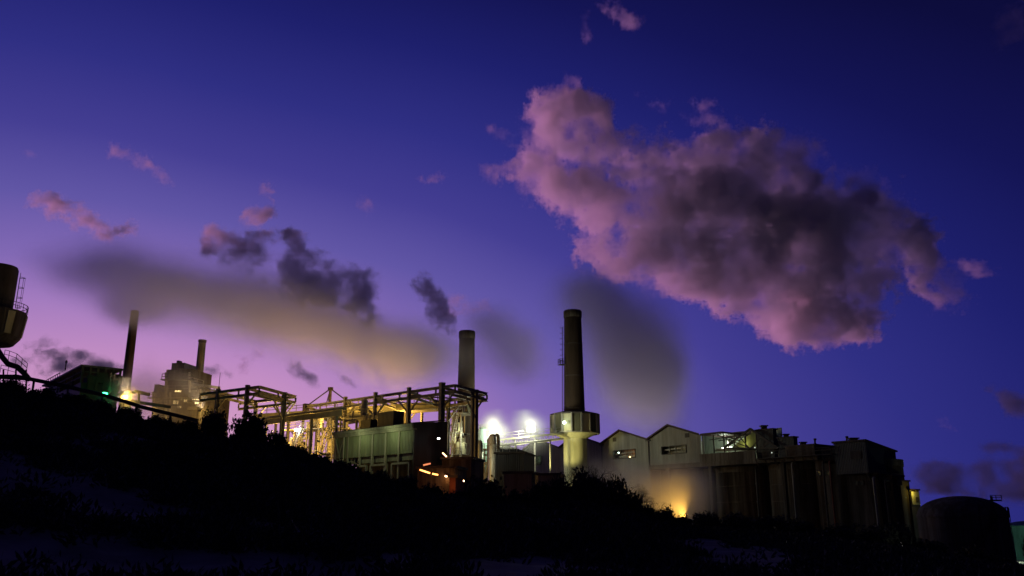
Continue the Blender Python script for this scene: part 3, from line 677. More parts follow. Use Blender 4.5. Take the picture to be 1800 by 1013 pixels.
# ---------------- process pipework modules
def process_unit(px0, px1, pyt, Y, levels, label, rng, m=M_pipe, dens=1.0, zbot=None, ms=M_steel):
    p0 = P(px0, pyt, Y); p1 = P(px1, pyt, Y); L_ = p1.x-p0.x; zt = p0.z; zb = gz(p0) if zbot is None else zbot
    dr = Vector((.86, -.5, 0)); L_ = L_*1.15; dp = Vector((.5, .86, 0))
    t = thing('process_unit', label, 'pipework', (p0.x, p0.y, zb))
    nb = max(2, int(L_/3.2)); lv = np.linspace(zb+2.5, zt-1.2, levels)
    for i in range(nb+1):
        for j in (0, 4):
            x_ = p0+dr*(L_*i/nb)+dp*j; b = MB(); b.bar(Vector((x_.x, x_.y, zb)), Vector((x_.x, x_.y, zt-rng.random()*1.8)), .24, .24); b.build('post', ms, t)
    for z_ in lv:
        b = MB(); a_ = Vector((p0.x, p0.y, z_)); b.prism([a_-dr*.4, a_+dr*(L_+.4), a_+dr*(L_+.4)+dp*4.4, a_-dr*.4+dp*4.4], Z*.14); b.build('deck', ms, t)
        b = MB(); b.rail([a_-dr*.3+Z*.1, a_+dr*(L_+.3)+Z*.1], 1.05, 1.5, .04); b.build('railing', ms, t)
    for k in range(int(7*dens)):
        b = MB(); z_ = zb+1+rng.random()*(zt-zb-1.5); off = rng.random()*3-.6; r_ = .1+rng.random()*.16; s0, s1 = sorted(rng.random(2)); s1 = max(s1, s0+.3)
        a_ = Vector((p0.x, p0.y, z_))+dr*L_*s0+dp*off; e_ = Vector((p0.x, p0.y, z_))+dr*L_*min(1, s1)+dp*off
        b.tube(a_, e_, r_, 8); up = rng.random()*3+.8; b.tube(e_-Z*.05, e_+Z*up*rng.choice([-1, 1]), r_, 8); b.tube(a_, a_-dp*.6, r_, 8); b.tube(a_-dp*.6, a_-dp*.6-Z*(1+rng.random()*3), r_, 8)
        b.build('pipe', m, t, True)
    for k in range(int(4*dens)):
        b = MB(); z_ = rng.choice(lv)+.15; r_ = .5+rng.random()*.6; h_ = 1.4+rng.random()*1.6; x_ = p0+dr*L_*rng.random()+dp*(1+rng.random()*2)
        b.lathe(Vector((x_.x, x_.y, z_)), [(0, 0), (r_, .02), (r_, h_), (r_*.6, h_+r_*.4), (.15, h_+r_*.5), (.15, h_+r_*.9), (0, h_+r_*.9)], 14); b.build('vessel', m, t, True)
    # stair
    b = MB(); a_ = Vector((p0.x, p0.y, lv[0]))-dp*.7; e_ = Vector((p0.x, p0.y, lv[-1]))+dr*min(L_, (lv[-1]-lv[0]))-dp*.7
    for s_ in (0, .8): b.bar(a_-dp*s_, e_-dp*s_, .08, .25); b.bar(a_-dp*s_+Z, e_-dp*s_+Z, .06, .06)
    k_ = int((e_-a_).length/.4)
    for i in range(k_): x_ = a_.lerp(e_, i/k_); b.bar(x_, x_-dp*.8, .25, .04)
    b.build('stair', ms, t)
    return t
rg = np.random.default_rng(5)
process_unit(498, 548, 745, 150, 4, 'amber lit tangle of pipes and decks right of the left gantry leg', rg)
process_unit(550, 592, 742, 146, 4, 'amber lit pipe stack beside the green shed', rg, dens=1.3)
process_unit(600, 664, 722, 140, 3, 'pipes and vents showing over the roof of the green shed', rg, dens=.6, zbot=gz(P(600, 760, 140)))
process_unit(781, 812, 716, 150, 6, 'tall pale stair and pipe tower in front of the middle chimney', rg, M_cream, 1.6)
process_unit(843, 872, 780, 172, 4, 'low lamp lit pipework right of the gantry legs', rg, M_pipe, 1.2)
for (px, py, Y, e, lab) in ((508, 782, 140, 1300, 'amber floodlight at the foot of the thick left gantry leg'), (560, 776, 139, 800, 'amber floodlight among the pipes left of the green shed'),
        (480, 762, 148, 2600, 'amber floodlight behind the second round bush'), (600, 752, 148, 2600, 'amber floodlight behind the green shed roof'), (700, 740, 150, 2800, 'amber floodlight under the gallery behind the roof boxes')):
    pole_lamp(px, py, Y, lab, M_sod, e, SOD, .22, .3, toward=Vector((.1, 1, 0)), up={480: 500, 600: 250}.get(px, 0))
pole_lamp(521, 756, 146, 'small blue white floodlight above the amber pipework', glow('blue_white_lamp', (.8, .95, 1), 60), 260, (.8, .95, 1), .34, .2)

# ---------------- green shed
zr_ = P(727, 745, 117).z; co = P(727, 745, 117); zg = gz(co); dJ = (HZ(592, 761, zr_)-co); dJ = Vector((dJ.x, dJ.y, 0)); LJ = dJ.length; dJ.normalize(); wJ = Vector((-dJ.y, dJ.x, 0))
if wJ.y < 0: wJ = -wJ
t = thing('green_shed', 'low green sheet shed with a dark end wall under the long gantry', 'shed', (co.x, co.y, zg))
jr = PLN(778, 745, co, wJ); dpJ = max(6, min(16, (Vector((jr.x-co.x, jr.y-co.y, 0))).length))
q = lambda s_, o_, z_: Vector((co.x, co.y, z_))+dJ*s_-wJ*o_
z1_ = P(727, 756, 117).z; z2_ = P(727, 796, 117).z; z3_ = P(727, 808, 117).z
nP = 6
for k in range(nP):
    s0, s1 = LJ*k/nP+.12, LJ*(k+1)/nP-.12
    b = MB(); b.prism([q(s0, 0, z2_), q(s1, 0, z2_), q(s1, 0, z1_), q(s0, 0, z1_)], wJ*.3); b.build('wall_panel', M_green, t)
    b = MB(); x_ = q(s1+.12, -.05, 0); b.bar(Vector((x_.x, x_.y, zg)), Vector((x_.x, x_.y, z1_)), .24, .4); b.build('column', M_steel, t)
b = MB(); b.prism([q(0, -.3, z2_), q(LJ, -.3, z2_), q(LJ, -.3, z3_), q(0, -.3, z3_)], wJ*.3); b.build('plinth', M_sheet, t)
b = MB(); b.prism([q(-.4, .35, z1_), q(LJ+.4, .35, z1_), q(LJ+.4, .35, z1_+.25), q(-.4, .35, z1_+.25)], wJ*.6); b.prism([q(-.4, .6, zr_-.35), q(LJ+.4, .6, zr_-.35), q(LJ+.4, .6, zr_), q(-.4, .6, zr_)], wJ*.3)
b.prism([q(-.3, .4, z1_+.26), q(LJ+.3, .4, z1_+.26), q(LJ+.3, .4, zr_-.36), q(-.3, .4, zr_-.36)], wJ*.2); b.build('fascia', M_sheet, t)
b = MB(); b.prism([q(-.5, .3, zr_+.01), q(LJ+.4, .3, zr_+.01), q(LJ+.4, -dpJ, zr_+.9), q(-.5, -dpJ, zr_+.9)], Z*.12); b.build('roof', M_roof, t)
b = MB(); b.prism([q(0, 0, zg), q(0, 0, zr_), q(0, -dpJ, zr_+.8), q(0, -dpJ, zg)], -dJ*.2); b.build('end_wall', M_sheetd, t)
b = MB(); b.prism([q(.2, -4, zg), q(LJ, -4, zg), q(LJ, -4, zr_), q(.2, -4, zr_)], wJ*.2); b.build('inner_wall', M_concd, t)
for (s0, s1) in ((.5, 4.2), (5.4, 9.0), (10, 13.5)):
    b = MB(); zz = z3_-.4
    for x_, y_ in ((q(s0, .1, zg), q(s0, .1, zz)), (q(s1, .1, zg), q(s1, .1, zz)), (q(s0, .1, zz), q(s1, .1, zz))): b.bar(x_, y_, .28, .28)
    b.build('door_frame', M_steel, t)
b = MB(); zz = z1_
b.bar(q(LJ, .2, zz), q(LJ-2.2, .2, z2_-2), .16, .16); b.bar(q(LJ-2.2, .2, zz), q(LJ, .2, z2_-2), .16, .16); b.bar(q(LJ-2.2, .2, zz), q(LJ-2.2, .2, zg), .2, .2); b.build('cross_brace', M_steel, t)
for (px0, px1, py0, py1) in ((664, 692, 722, 746), (634, 652, 737, 750)):
    b = MB(); c0 = PLN(px1, py0, co+wJ*4, dJ); c1 = PLN(px0, py0, co+wJ*4, dJ); b.obox((c0.x, c0.y), Vector((c1.x-c0.x, c1.y-c0.y, 0)), wJ*2, zr_+.3, c0.z); b.build('roof_unit', M_sheetd, t)
gl = co+dJ*LJ*.45-wJ*5; 
for s_, py in ((.62, 0), (.22, 0)):
    p_ = q(LJ*s_, .2, z1_+.16); t2 = thing('added_wall_lamp', 'unseen greenish tube added under the green shed eave to light its wall, %s' % ('nearer its braced left end' if s_ > .5 else 'nearer its dark end wall'), 'added wall lamp', p_)
    b = MB(); b.bar(p_-dJ*.7, p_+dJ*.7, .14, .14); b.build('tube', glow('green_tube', (.72, 1, .5), .35), t2)
    b = MB(); b.bar(p_+Z*.1, p_+wJ*.35+Z*.1, .12, .1); b.build('bracket', M_steeld, t2)
    lamp_light('lamp', p_-Z*.3-wJ*2.2, 150, (.85, 1, .45), .3, t2)  # added light standing clear of the tube, brightens the green wall

# ---------------- low works in front of the middle chimney, orange lights
def wbox(name, label, cat, x0, x1, y0, Y, dep, m, zbase=None, roofm=None, extra=None):
    a_ = P(x0, y0, Y); b_ = P(x1, y0, Y); zb = gz(a_) if zbase is None else zbase
    t = thing(name, label, cat, (a_.x, a_.y, zb)); L_ = b_.x-a_.x
    d1 = Vector((L_, -.25*L_, 0)); d2 = Vector((.25*dep, dep, 0))
    b = MB(); b.obox((a_.x, a_.y), d1, d2, zb, a_.z); b.build('wall', m, t)
    b = MB(); b.obox((a_.x-.25, a_.y-.25), d1+Vector((.5, 0, 0)), d2+Vector((0, .5, 0)), a_.z+.004, a_.z+.3); b.build('roof', roofm or M_steeld, t)
    return t, a_, d1, d2, zb
t, a_, d1, d2, zb = wbox('machine_house', 'dark windowless block between the gantry legs above orange lights', 'building', 777, 829, 808, 118, 6, M_concd)
t2, a_, d1, d2, zb = wbox('pump_house', 'low dark annexe with a strip of orange lights right of the green shed', 'building', 734, 800, 824, 112, 5, M_concd)
n_ = 0
def strip(x0, y0, x1, y1, Y, label, m, e, col):
    p_, q_ = P(x0, y0, Y), P(x1, y1, Y); t = thing('strip_light', label, 'strip light', p_.lerp(q_, .5))
    b = MB(); b.bar(p_, q_, .14, .18); b.build('tube', m, t); b = MB(); b.bar(p_+Z*.16, q_+Z*.16, .4, .1); b.build('hood', M_steeld, t)
    lamp_light('lamp', p_.lerp(q_, .5)-Z*.35-Vector((0, .5, 0)), e, col, .2, t)
OR = (1, .38, .1)
strip(738, 826, 756, 832, 107.5, 'long orange strip light, leftmost under the dark block', M_org, 26, OR)
strip(760, 833, 770, 835, 108, 'short orange strip light left of the gantry leg', M_org, 20, OR)
strip(782, 837, 790, 838.5, 111, 'pinkish orange strip light right of the gantry leg', glow('pink_tube', (1, .55, .3), 7), 18, OR)
strip(808, 843, 816, 846, 111, 'bright orange strip light, rightmost of the low row', glow('orange_tube_bright', (1, .6, .3), 9), 20, OR)
strip(778, 796, 785, 803, 116, 'orange lamp on the gantry leg above the dark block', glow('orange_lamp', (1, .5, .25), 6), 24, OR)
strip(744, 818, 757, 815, 108.5, 'dim red strip light above the long orange one', glow('red_tube', (1, .25, .12), .7), 8, OR)
t, a_, d1, d2, zb = wbox('ramp_block', 'small rust red block standing under the orange lights', 'building', 790, 801, 840, 105, 3, M_rustr)
lamp_light('lamp', P(796, 852, 103.6), 25, OR, .15, t)
pole_lamp(771, 771, 117, 'small round white lamp beside the thick gantry leg', glow('white_bulb', (.95, 1, .9), 6), 9, WHITE, .2, .12, pole=False)
pole_lamp(1112, 846, 244, 'unseen floodlight added behind the two big gables to light the grey steam', glow('added_flood_lens', (1, .9, .7), 10), 60, (1, .78, .78), .4, .2, toward=Vector((-.3, .9, 0)), up=20000)  # unseen lamp, put in to light the plume from below
# columns, tank and cabinets near the floodlights
t = thing('storage_tank', 'teal lit cylindrical tank just right of the gantry legs', 'tank', (P(848, 780, 182).x, 182, gz(P(848, 780, 182))))
p_ = P(849, 754, 182); b = MB(); b.lathe((p_.x, p_.y, 0), [(1.15, gz(p_)), (1.15, p_.z-.2), (.6, p_.z+.35), (0, p_.z+.5)], 20); b.build('shell', mat('teal_paint', (.22, .42, .36), .5), t, True)
b = MB(); b.rail([Vector((p_.x+1.1*math.cos(a), p_.y+1.1*math.sin(a), p_.z-.1)) for a in np.linspace(0, 2*math.pi, 9)], .9, .8, .03); b.build('railing', M_steel, t)
for (px, py, Y, r_, lab) in ((843.5, 774, 160, .55, 'slim dark vessel with a domed top below the teal tank'), (866, 763, 165, .75, 'pale upright column silhouetted against the left floodlight')):
    p_ = P(px, py, Y); t = thing('column_vessel', lab, 'vessel', (p_.x, p_.y, gz(p_)))
    b = MB(); b.lathe((p_.x, p_.y, 0), [(r_, gz(p_)), (r_, p_.z-.6), (r_*.7, p_.z-.2), (r_*.3, p_.z), (0, p_.z)], 16); b.build('shell', M_pipe, t, True)
    b = MB()
    for z_ in (p_.z-2.2, p_.z-4.6): b.lathe((p_.x, p_.y, 0), [(r_*.98, z_), (r_*1.5, z_), (r_*1.5, z_+.12), (r_*.98, z_+.12)], 14)
    b.build('ring_platform', M_steel, t)
pole_lamp(817, 764, 146, 'small greenish floodlight added to brighten the stair tower before the middle chimney', glow('pale_green_lamp', (.9, 1, .75), 12), 420, FLD, .28, .2, pole=False, toward=Vector((-.5, .8, 0)))  # lamp put in to brighten the pale pipes around it
pole_lamp(853, 800, 160, 'small pale floodlight low between the gantry legs and the blue grey block', glow('pale_green_lamp', (.9, 1, .75), 9), 240, FLD, .25, .2, pole=False, toward=Vector((.1, 1, 0)))
F1 = pole_lamp(869, 757, 180, 'dazzling white floodlight nearer the middle chimney', M_wht, 2600, FLD, .95, .5, up=700)
F2 = pole_lamp(933, 755, 186, 'dazzling white floodlight on a mast left of the drum chimney', M_wht, 4000, FLD, .95, .5, up=500)
t, a_, d1, d2, zb = wbox('tank_house', 'dark blue grey block with a stepped top below the left floodlight', 'building', 871, 921, 798, 150, 8, M_sheetd)
b = MB(); p_ = P(878, 790, 152); q_ = P(912, 790, 152); b.obox((p_.x, p_.y), Vector((q_.x-p_.x, -1, 0)), Vector((1, 5, 0)), a_.z+.3, p_.z); b.build('upper_storey', M_sheetd, t)
b = MB(); b.rail([a_+Z*.3, a_+d1+Z*.3], 1.1, 1.4, .04); b.build('railing', M_steel, t)
t, a_, d1, d2, zb = wbox('block_store', 'low plain khaki block among the bushes left of the drum chimney', 'building', 886, 934, 833, 120, 6, M_conc)
t, a_, d1, d2, zb = wbox('meter_cabin', 'small pale cabin with a lit ledge at the foot of the drum chimney', 'cabin', 946, 980, 836, 118, 4, M_conc)
# walkway truss between the floodlights and the drum
t = thing('footbridge', 'pale railed footbridge running from the floodlights to the drum chimney', 'footbridge', (P(930, 770, 188).x, 188, gz(P(930, 770, 188))))
fb = [(862, 776, 184), (900, 771, 186), (945, 766, 189), (988, 763, 192)]
b = MB()
for (a1, b1) in zip(fb[:-1], fb[1:]):
    p_, q_ = P(*a1), P(*b1); b.bar(p_, q_, 1.4, .35); b.bar(p_-Z*1.5, q_-Z*1.2, .3, .25)
    for k in range(5): x_ = p_.lerp(q_, k/5); y_ = p_.lerp(q_, (k+1)/5); b.bar(x_, y_-Z*1.4, .09, .09); b.bar(x_, x_-Z*1.4, .09, .09)
b.build('truss', M_cream, t)
b = MB(); b.rail([P(*k)-Vector((0, .7, 0)) for k in fb], 1.3, 1.5, .045); b.build('railing', M_steel, t)
b = MB()
for f_ in ((868, 777, 184), (905, 772, 186), (940, 768, 188)): p_ = P(*f_); b.bar(p_, Vector((p_.x, p_.y, gz(p_))), .25, .25)
b.build('trestle', M_steel, t)
t = thing('pipe_bridge', 'second lower pipe bridge reaching the drum chimney from the left', 'pipe bridge', (P(930, 785, 180).x, 180, gz(P(930, 785, 180))))
b = MB(); 
for k in range(3): b.tube(P(868, 783, 178)+Vector((0, k*.5, 0)), P(990, 771, 190)+Vector((0, k*.5, 0)), .17, 8)
b.build('pipe', M_pipe, t, True); b = MB()
for f_ in (.05, .3, .55, .8): x_ = P(868, 783, 178).lerp(P(990, 771, 190), f_); b.bar(x_-Z*.1, Vector((x_.x, x_.y, gz(x_))), .22, .22)
b.build('trestle', M_steel, t)

# ---------------- the saw tooth sheds on their deck and the silos beneath
Ze = Q0.z; pk = PLN(1183, 748, Q0, VD).z; zdk = PLN(1231, 813, Q0, VD).z
tQ = lambda px, py=781: (PLN(px, py, Q0, VD)-Q0).dot(VD)
L_ = (tQ(1231, 765)-0)/2
fq = lambda s_, z_, o_=0: Vector((Q0.x, Q0.y, z_))+VD*s_+WD*o_      # o_ > 0 goes back
zgq = gz(fq(0, 0)) 
shed_lab = {-3: 'farthest gabled shed, left of the drum chimney behind the blue grey block', -2: 'grey gabled shed behind the foot of the drum chimney', -1: 'gabled shed mostly hidden by the drum chimney, lowest red roof edge showing', 0: 'grey gabled shed with an orange lit window hole', 1: 'largest grey gabled shed with a long slit window, at the open end'}
win = {0: (1078, 1117, 791, 806), 1: (1163, 1206, 784, 798), -2: (921, 951, 803, 818)}
ED = Vector((.17, 1, 0)).normalized()
def shed(k, zpk, depth=20, zbot=None):
    s0, s1 = k*L_, (k+1)*L_; sp = s0+L_*.42; zb_ = zdk if k >= 1 else zgq
    t = thing('gabled_shed', shed_lab[k], 'shed', fq(s0, zb_), 'saw tooth row of gabled sheds')
    b = MB()
    if k in win:
        x0, x1, y0, y1 = win[k]
        if k == -2:
            w0, w1 = tQ(x0, y0), tQ(x1, y0); w0 = max(w0, s0+.5); w1 = min(w1, s1-.5)
        else: w0, w1 = tQ(x0, y0), tQ(x1, y0)
        za = PLN((x0+x1)/2, y1, Q0, VD).z; zt_ = PLN((x0+x1)/2, y0, Q0, VD).z
        e = WD*.3
        b.prism([fq(s0, zt_), fq(s1, zt_), fq(s1, Ze), fq(sp, zpk), fq(s0, Ze)], e)
        b.prism([fq(s0, za), fq(w0, za), fq(w0, zt_), fq(s0, zt_)], e); b.prism([fq(w1, za), fq(s1, za), fq(s1, zt_), fq(w1, zt_)], e)
        b.prism([fq(s0, zb_), fq(s1, zb_), fq(s1, za), fq(s0, za)], e)
        b.build('wall', M_sheet, t)
        fr = MB()
        for p_, q_ in ((fq(w0, za, -.06), fq(w1, za, -.06)), (fq(w0, zt_, -.06), fq(w1, zt_, -.06)), (fq(w0, za, -.06), fq(w0, zt_, -.06)), (fq(w1, za, -.06), fq(w1, zt_, -.06))): fr.bar(p_, q_, .14, .14)
        w_ = fr.build('window', M_steeld, t)
        fr = MB()
        for i in range(1, 4): s_ = w0+(w1-w0)*i/4; fr.bar(fq(s_, za, .5), fq(s_, zt_, .5), .1, .1)
        fr.bar(fq(w0, za+(zt_-za)*.6, .8), fq(w1, za+(zt_-za)*.75, .8), .25, .3); fr.tube(fq(w0, za+(zt_-za)*.3, 2), fq(w1, za+(zt_-za)*.3, 2), .3, 8); fr.build('mullion', M_steel, w_)
        fr = MB(); fr.prism([fq(w0-1, za-1, 4), fq(w1+1, za-1, 4), fq(w1+1, zt_+1, 4), fq(w0-1, zt_+1, 4)], WD*.1); fr.build('inner_wall', M_conc, w_)
        col, e_ = {0: (OR, 170), 1: ((.9, .85, .45), 60), -2: ((.55, 1, .7), 260)}[k]
        lamp_light('lamp', fq(w0+(w1-w0)*.7, za+(zt_-za)*.35, 2.4), e_, col, .15, t)
        if k == 0:
            for f_, g_, mm in ((.12, .75, M_tl), (.62, .16, M_sod)): p_ = fq(w0+(w1-w0)*f_, za+(zt_-za)*g_, .9); fr = MB(); fr.lathe(p_, [(0, -.2), (.22, 0), (0, .2)], 8); fr.build('bulb', mm if mm is M_tl else glow('small_amber_bulb', (1, .6, .2), 8), w_)
    else:
        b.prism([fq(s0, zb_), fq(s1, zb_), fq(s1, Ze), fq(sp, zpk), fq(s0, Ze)], WD*.3); b.build('wall', M_sheet, t)
    b = MB(); O = ED*depth; b.prism([fq(s0, zb_, .3)+O, fq(s1, zb_, .3)+O, fq(s1, Ze, .3)+O, fq(sp, zpk, .3)+O, fq(s0, Ze, .3)+O], ED*.2); b.build('rear_wall', M_sheet, t)
    b = MB(); b.prism([fq(s1-.02, zb_, .31), fq(s1-.02, Ze, .31), fq(s1-.02, Ze, .31)+ED*depth, fq(s1-.02, zb_, .31)+ED*depth], -VD*.2); b.build('side_wall', M_sheet, t)
    for (p_, q_) in (((s0-.15, Ze-.1), (sp, zpk)), ((sp, zpk), (s1+.15, Ze-.1))):
        b = MB(); b.prism([fq(p_[0], p_[1]+.03, -.6), fq(q_[0], q_[1]+.03, -.6), fq(q_[0], q_[1]+.38, -.6), fq(p_[0], p_[1]+.38, -.6)], ED*(depth+1)); b.build('roof', M_roof, t)
for k in range(-3, 2): shed(k, pk)
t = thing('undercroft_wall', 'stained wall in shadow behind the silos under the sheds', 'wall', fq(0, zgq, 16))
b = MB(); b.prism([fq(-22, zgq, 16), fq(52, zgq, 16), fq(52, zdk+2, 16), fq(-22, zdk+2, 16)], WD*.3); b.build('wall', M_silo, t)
# deck under the sheds and on over the silos
t = thing('silo_deck', 'long concrete deck carrying the sheds and blocks over the silos', 'deck', fq(0, zgq))
send = tQ(1600, 850)
b = MB(); b.prism([fq(L_, zdk-.9, -.5), fq(tQ(1440, 810), zdk-.9, -.5), fq(tQ(1440, 810), zdk-.01, -.5), fq(L_, zdk-.01, -.5)], WD*20); b.build('slab', M_concd, t)
for i in range(10):
    s_ = 2.5+i*5.6; b = MB(); b.bar(fq(s_, zdk-.9, .2), fq(s_, zgq, .2), .7, .7); b.build('column', M_conc if i % 3 == 1 else M_concd, t) if i in (3, 5, 8) else None
b = MB(); b.prism([fq(tQ(1232, 800), zdk, -.4), fq(tQ(1329, 800), zdk, -.4), fq(tQ(1329, 800), zdk+1.6, -.4), fq(tQ(1232, 800), zdk+1.6, -.4)], WD*.3); b.build('parapet', M_concd, t)
sil_lab = ['', 'rust streaked silo nearest the amber glow, under the largest gable', 'smooth grey silo under the lit open loft', 'black silo under the open loft roof', 'silo in deep shadow left of the bluish tower']
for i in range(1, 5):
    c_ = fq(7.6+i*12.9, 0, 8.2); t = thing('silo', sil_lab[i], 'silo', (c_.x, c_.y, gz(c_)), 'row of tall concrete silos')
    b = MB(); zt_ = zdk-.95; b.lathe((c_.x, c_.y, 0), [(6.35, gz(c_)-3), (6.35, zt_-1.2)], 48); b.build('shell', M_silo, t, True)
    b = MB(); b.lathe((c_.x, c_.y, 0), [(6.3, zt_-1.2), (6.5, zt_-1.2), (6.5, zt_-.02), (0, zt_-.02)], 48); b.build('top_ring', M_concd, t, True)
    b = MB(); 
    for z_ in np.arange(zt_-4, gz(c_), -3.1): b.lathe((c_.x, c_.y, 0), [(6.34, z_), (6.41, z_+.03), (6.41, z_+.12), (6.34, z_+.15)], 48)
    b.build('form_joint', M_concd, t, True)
for i, (s_, lab) in enumerate(((15.2, 'first'), (26.9, 'second'), (39.8, 'third'))):
    t = thing('downpipe', 'rusty pipe running down between silos, %s from the amber glow' % lab, 'pipe', fq(s_, zgq, 2.2), 'pipes running down between the silos')
    b = MB(); b.tube(fq(s_, zgq, 2.2), fq(s_, zdk-1.0, 2.2), .22, 8); b.build('pipe', M_steeld, t, True)
    b = MB()
    for z_ in np.arange(zgq+3, zdk-2, 3.5): b.bar(fq(s_-.35, z_, 2.2), fq(s_+.35, z_, 2.2), .15, .3)
    b.build('clamp', M_steeld, t)
for k_ in (0, 1):
    t = thing('gutter', 'dark gutter and downpipe at the %s of the two big gables' % ('left edge' if k_ == 0 else 'shared edge'), 'gutter', fq(k_*L_, zdk))
    b = MB(); b.tube(fq(k_*L_+.1, zdk, -.18), fq(k_*L_+.1, Ze-.3, -.18), .1, 6); b.build('downpipe', M_steeld, t); b = MB(); b.bar(fq(k_*L_-.5, Ze-.2, -.3), fq(k_*L_+.7, Ze-.2, -.3), .3, .25); b.build('hopper_head', M_steeld, t)
for (s_, z_, lab) in ((L_*.25, Ze+.3, 'left'), (L_*1.72, Ze-.3, 'right')):
    t = thing('louvre', 'small dark louvre high on the %s big gable wall' % lab, 'louvre', fq(s_, z_, -.1))
    b = MB(); b.prism([fq(s_, z_, -.06), fq(s_+1.1, z_, -.06), fq(s_+1.1, z_+.9, -.06), fq(s_, z_+.9, -.06)], WD*.05); b.build('frame', M_steeld, t)
    for q in range(4): b = MB(); b.bar(fq(s_+.05, z_+.15+q*.2, -.1), fq(s_+1.05, z_+.15+q*.2, -.1), .1, .05); b.build('slat', M_steeld, t)
# open loft beyond the last gable
s0 = tQ(1233, 770); s1 = tQ(1328, 770)
t = thing('open_loft', 'unwalled loft with roof trusses and a bright lamp inside', 'loft', fq(s0, zdk))
zl = PLN(1250, 764, Q0, VD).z
b = MB(); b.prism([fq(s0-7, zdk, 9), fq(s1, zdk, 9), fq(s1, Ze+1, 9), fq(s0-7, Ze+1, 9)], WD*.2); b.build('rear_wall', mat('pale_board', (.45, .5, .4), .8), t)
b = MB(); b.prism([fq(s0, Ze-.2, -.4), fq(tQ(1271, 765), Ze-.15, -.4), fq(tQ(1271, 765), Ze+.25, -.4), fq(s0, Ze+.2, -.4)], WD*9); b.build('roof', M_roof, t)
b = MB(); pkk = fq(tQ(1319, 754), PLN(1319, 754, Q0, VD).z, 0)
l_, r_ = fq(tQ(1272, 788), PLN(1272, 788, Q0, VD).z), fq(tQ(1368, 788), PLN(1368, 788, Q0, VD).z)
for o_ in (0, 3, 6):
    b = MB(); O = WD*o_; b.bar(l_+O, pkk+O, .3, .4); b.bar(pkk+O, r_+O, .3, .4); b.bar(l_+O, r_+O, .2, .3)
    for f_ in (.3, .6): b.bar(l_.lerp(pkk, f_)+O, l_.lerp(r_, f_*.6+.12)+O, .15, .15); b.bar(pkk.lerp(r_, 1-f_)+O, l_.lerp(r_, 1-f_*.6-.12)+O, .15, .15)
    b.bar(fq(s0+2, Ze-1.2, o_), pkk-Z*1+O, .16, .16); b.bar(fq(s0+4, Ze-.3, o_), l_.lerp(r_, .5)+O, .16, .16); b.build('truss', M_steeld, t)
b = MB()
for s_ in np.linspace(s0+.2, s1, 6): b.bar(fq(s_, zdk, .3), fq(s_, Ze-.3, .3), .2, .2)
b.build('post', M_steeld, t)
b = MB(); b.prism([pkk+WD*2, l_+WD*2, l_.lerp(r_, .5)+WD*2], WD*.15); b.prism([pkk+WD*2, l_.lerp(r_, .5)+WD*2, r_+WD*2], WD*.15); b.build('gable_sheet', mat('olive_sheet', (.33, .35, .14), .7), t)
b = MB(); b.tube(fq(s0, zdk+2.6, 4), fq(s1, zdk+2.2, 4), .35, 10); b.tube(fq(s0+3, zdk+.5, 5), fq(s0+3, Ze-1, 5), .3, 10); b.tube(fq(s0+6, zdk+.5, 6), fq(s0+6, Ze-1, 6), .5, 10); b.build('pipe', M_pipe, t, True)
p_ = fq(tQ(1252, 791), PLN(1252, 790, Q0+WD*5, VD).z, 5)
b = MB(); b.bar(p_-VD*1.2, p_+VD*1.2, .3, .35); b.build('tube_lamp', glow('loft_lamp', (.9, 1, .8), 14), t); lamp_light('lamp', p_+Z*.8-WD*.4, 420, (.85, 1, .78), .3, t)
lamp_light('lamp', fq(tQ(1300, 788), Ze-2.4, 1), 45, (.95, .95, .4), .15, t)
# black blocks along the deck
def fblock(name, label, cat, x0, x1, ytop, zb, off, depth, m, xr=None, z_at=None):
    s0_, s1_ = (PLN(x0, ytop, Q0+WD*off, VD)-Q0).dot(VD), (PLN(x1, ytop, Q0+WD*off, VD)-Q0).dot(VD); zt_ = PLN(x1, ytop, Q0+WD*off, VD).z
    t = thing(name, label, cat, fq(s0_, zb, off))
    if xr is not None:
        r_ = PLN(xr, ytop+18, fq(s1_, 0, off), WD); depth = (r_-fq(s1_, 0, off)).dot(WD)
    b = MB(); b.prism([fq(s0_, zb, off), fq(s1_, zb, off), fq(s1_, zt_, off), fq(s0_, zt_, off)], WD*depth); b.build('wall', m, t)
    b = MB(); b.prism([fq(s0_-.2, zt_+.004, off-.2), fq(s1_+.2, zt_+.004, off-.2), fq(s1_+.2, zt_+.25, off-.2), fq(s0_-.2, zt_+.25, off-.2)], WD*(depth+.4)); b.build('roof', M_roof, t)
    return t, s0_, s1_, zt_, depth
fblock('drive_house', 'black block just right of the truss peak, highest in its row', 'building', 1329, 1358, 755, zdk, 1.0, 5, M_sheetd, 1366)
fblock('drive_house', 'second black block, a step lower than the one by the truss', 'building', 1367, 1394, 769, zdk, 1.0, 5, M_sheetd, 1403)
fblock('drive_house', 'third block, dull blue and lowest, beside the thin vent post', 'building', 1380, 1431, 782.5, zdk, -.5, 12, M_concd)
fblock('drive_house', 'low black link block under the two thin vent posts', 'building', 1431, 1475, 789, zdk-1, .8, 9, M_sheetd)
for (px, y0, y1, lab) in ((1432.5, 771, 792, 'thin black vent post left of the big end house'), (1488.5, 767, 780, 'short black vent post on the big end house roof')):
    p_ = PLN(px, y0, Q0+WD*2, VD); q_ = PLN(px, y1, Q0+WD*2, VD); t = thing('vent_post', lab, 'vent post', q_)
    b = MB(); b.tube(q_-Z*.3, p_, .18, 8); b.tube(p_-Z*.3, p_, .28, 8); b.build('pipe', M_steeld, t, True)
zeh = PLN(1547, 826, Q0-WD*1, VD).z
s0_, s1_ = tQ(1471, 778), tQ(1526, 775); zt_ = PLN(1526, 775, Q0-WD*1, VD).z; zb_ = PLN(1526, 832, Q0-WD*1, VD).z
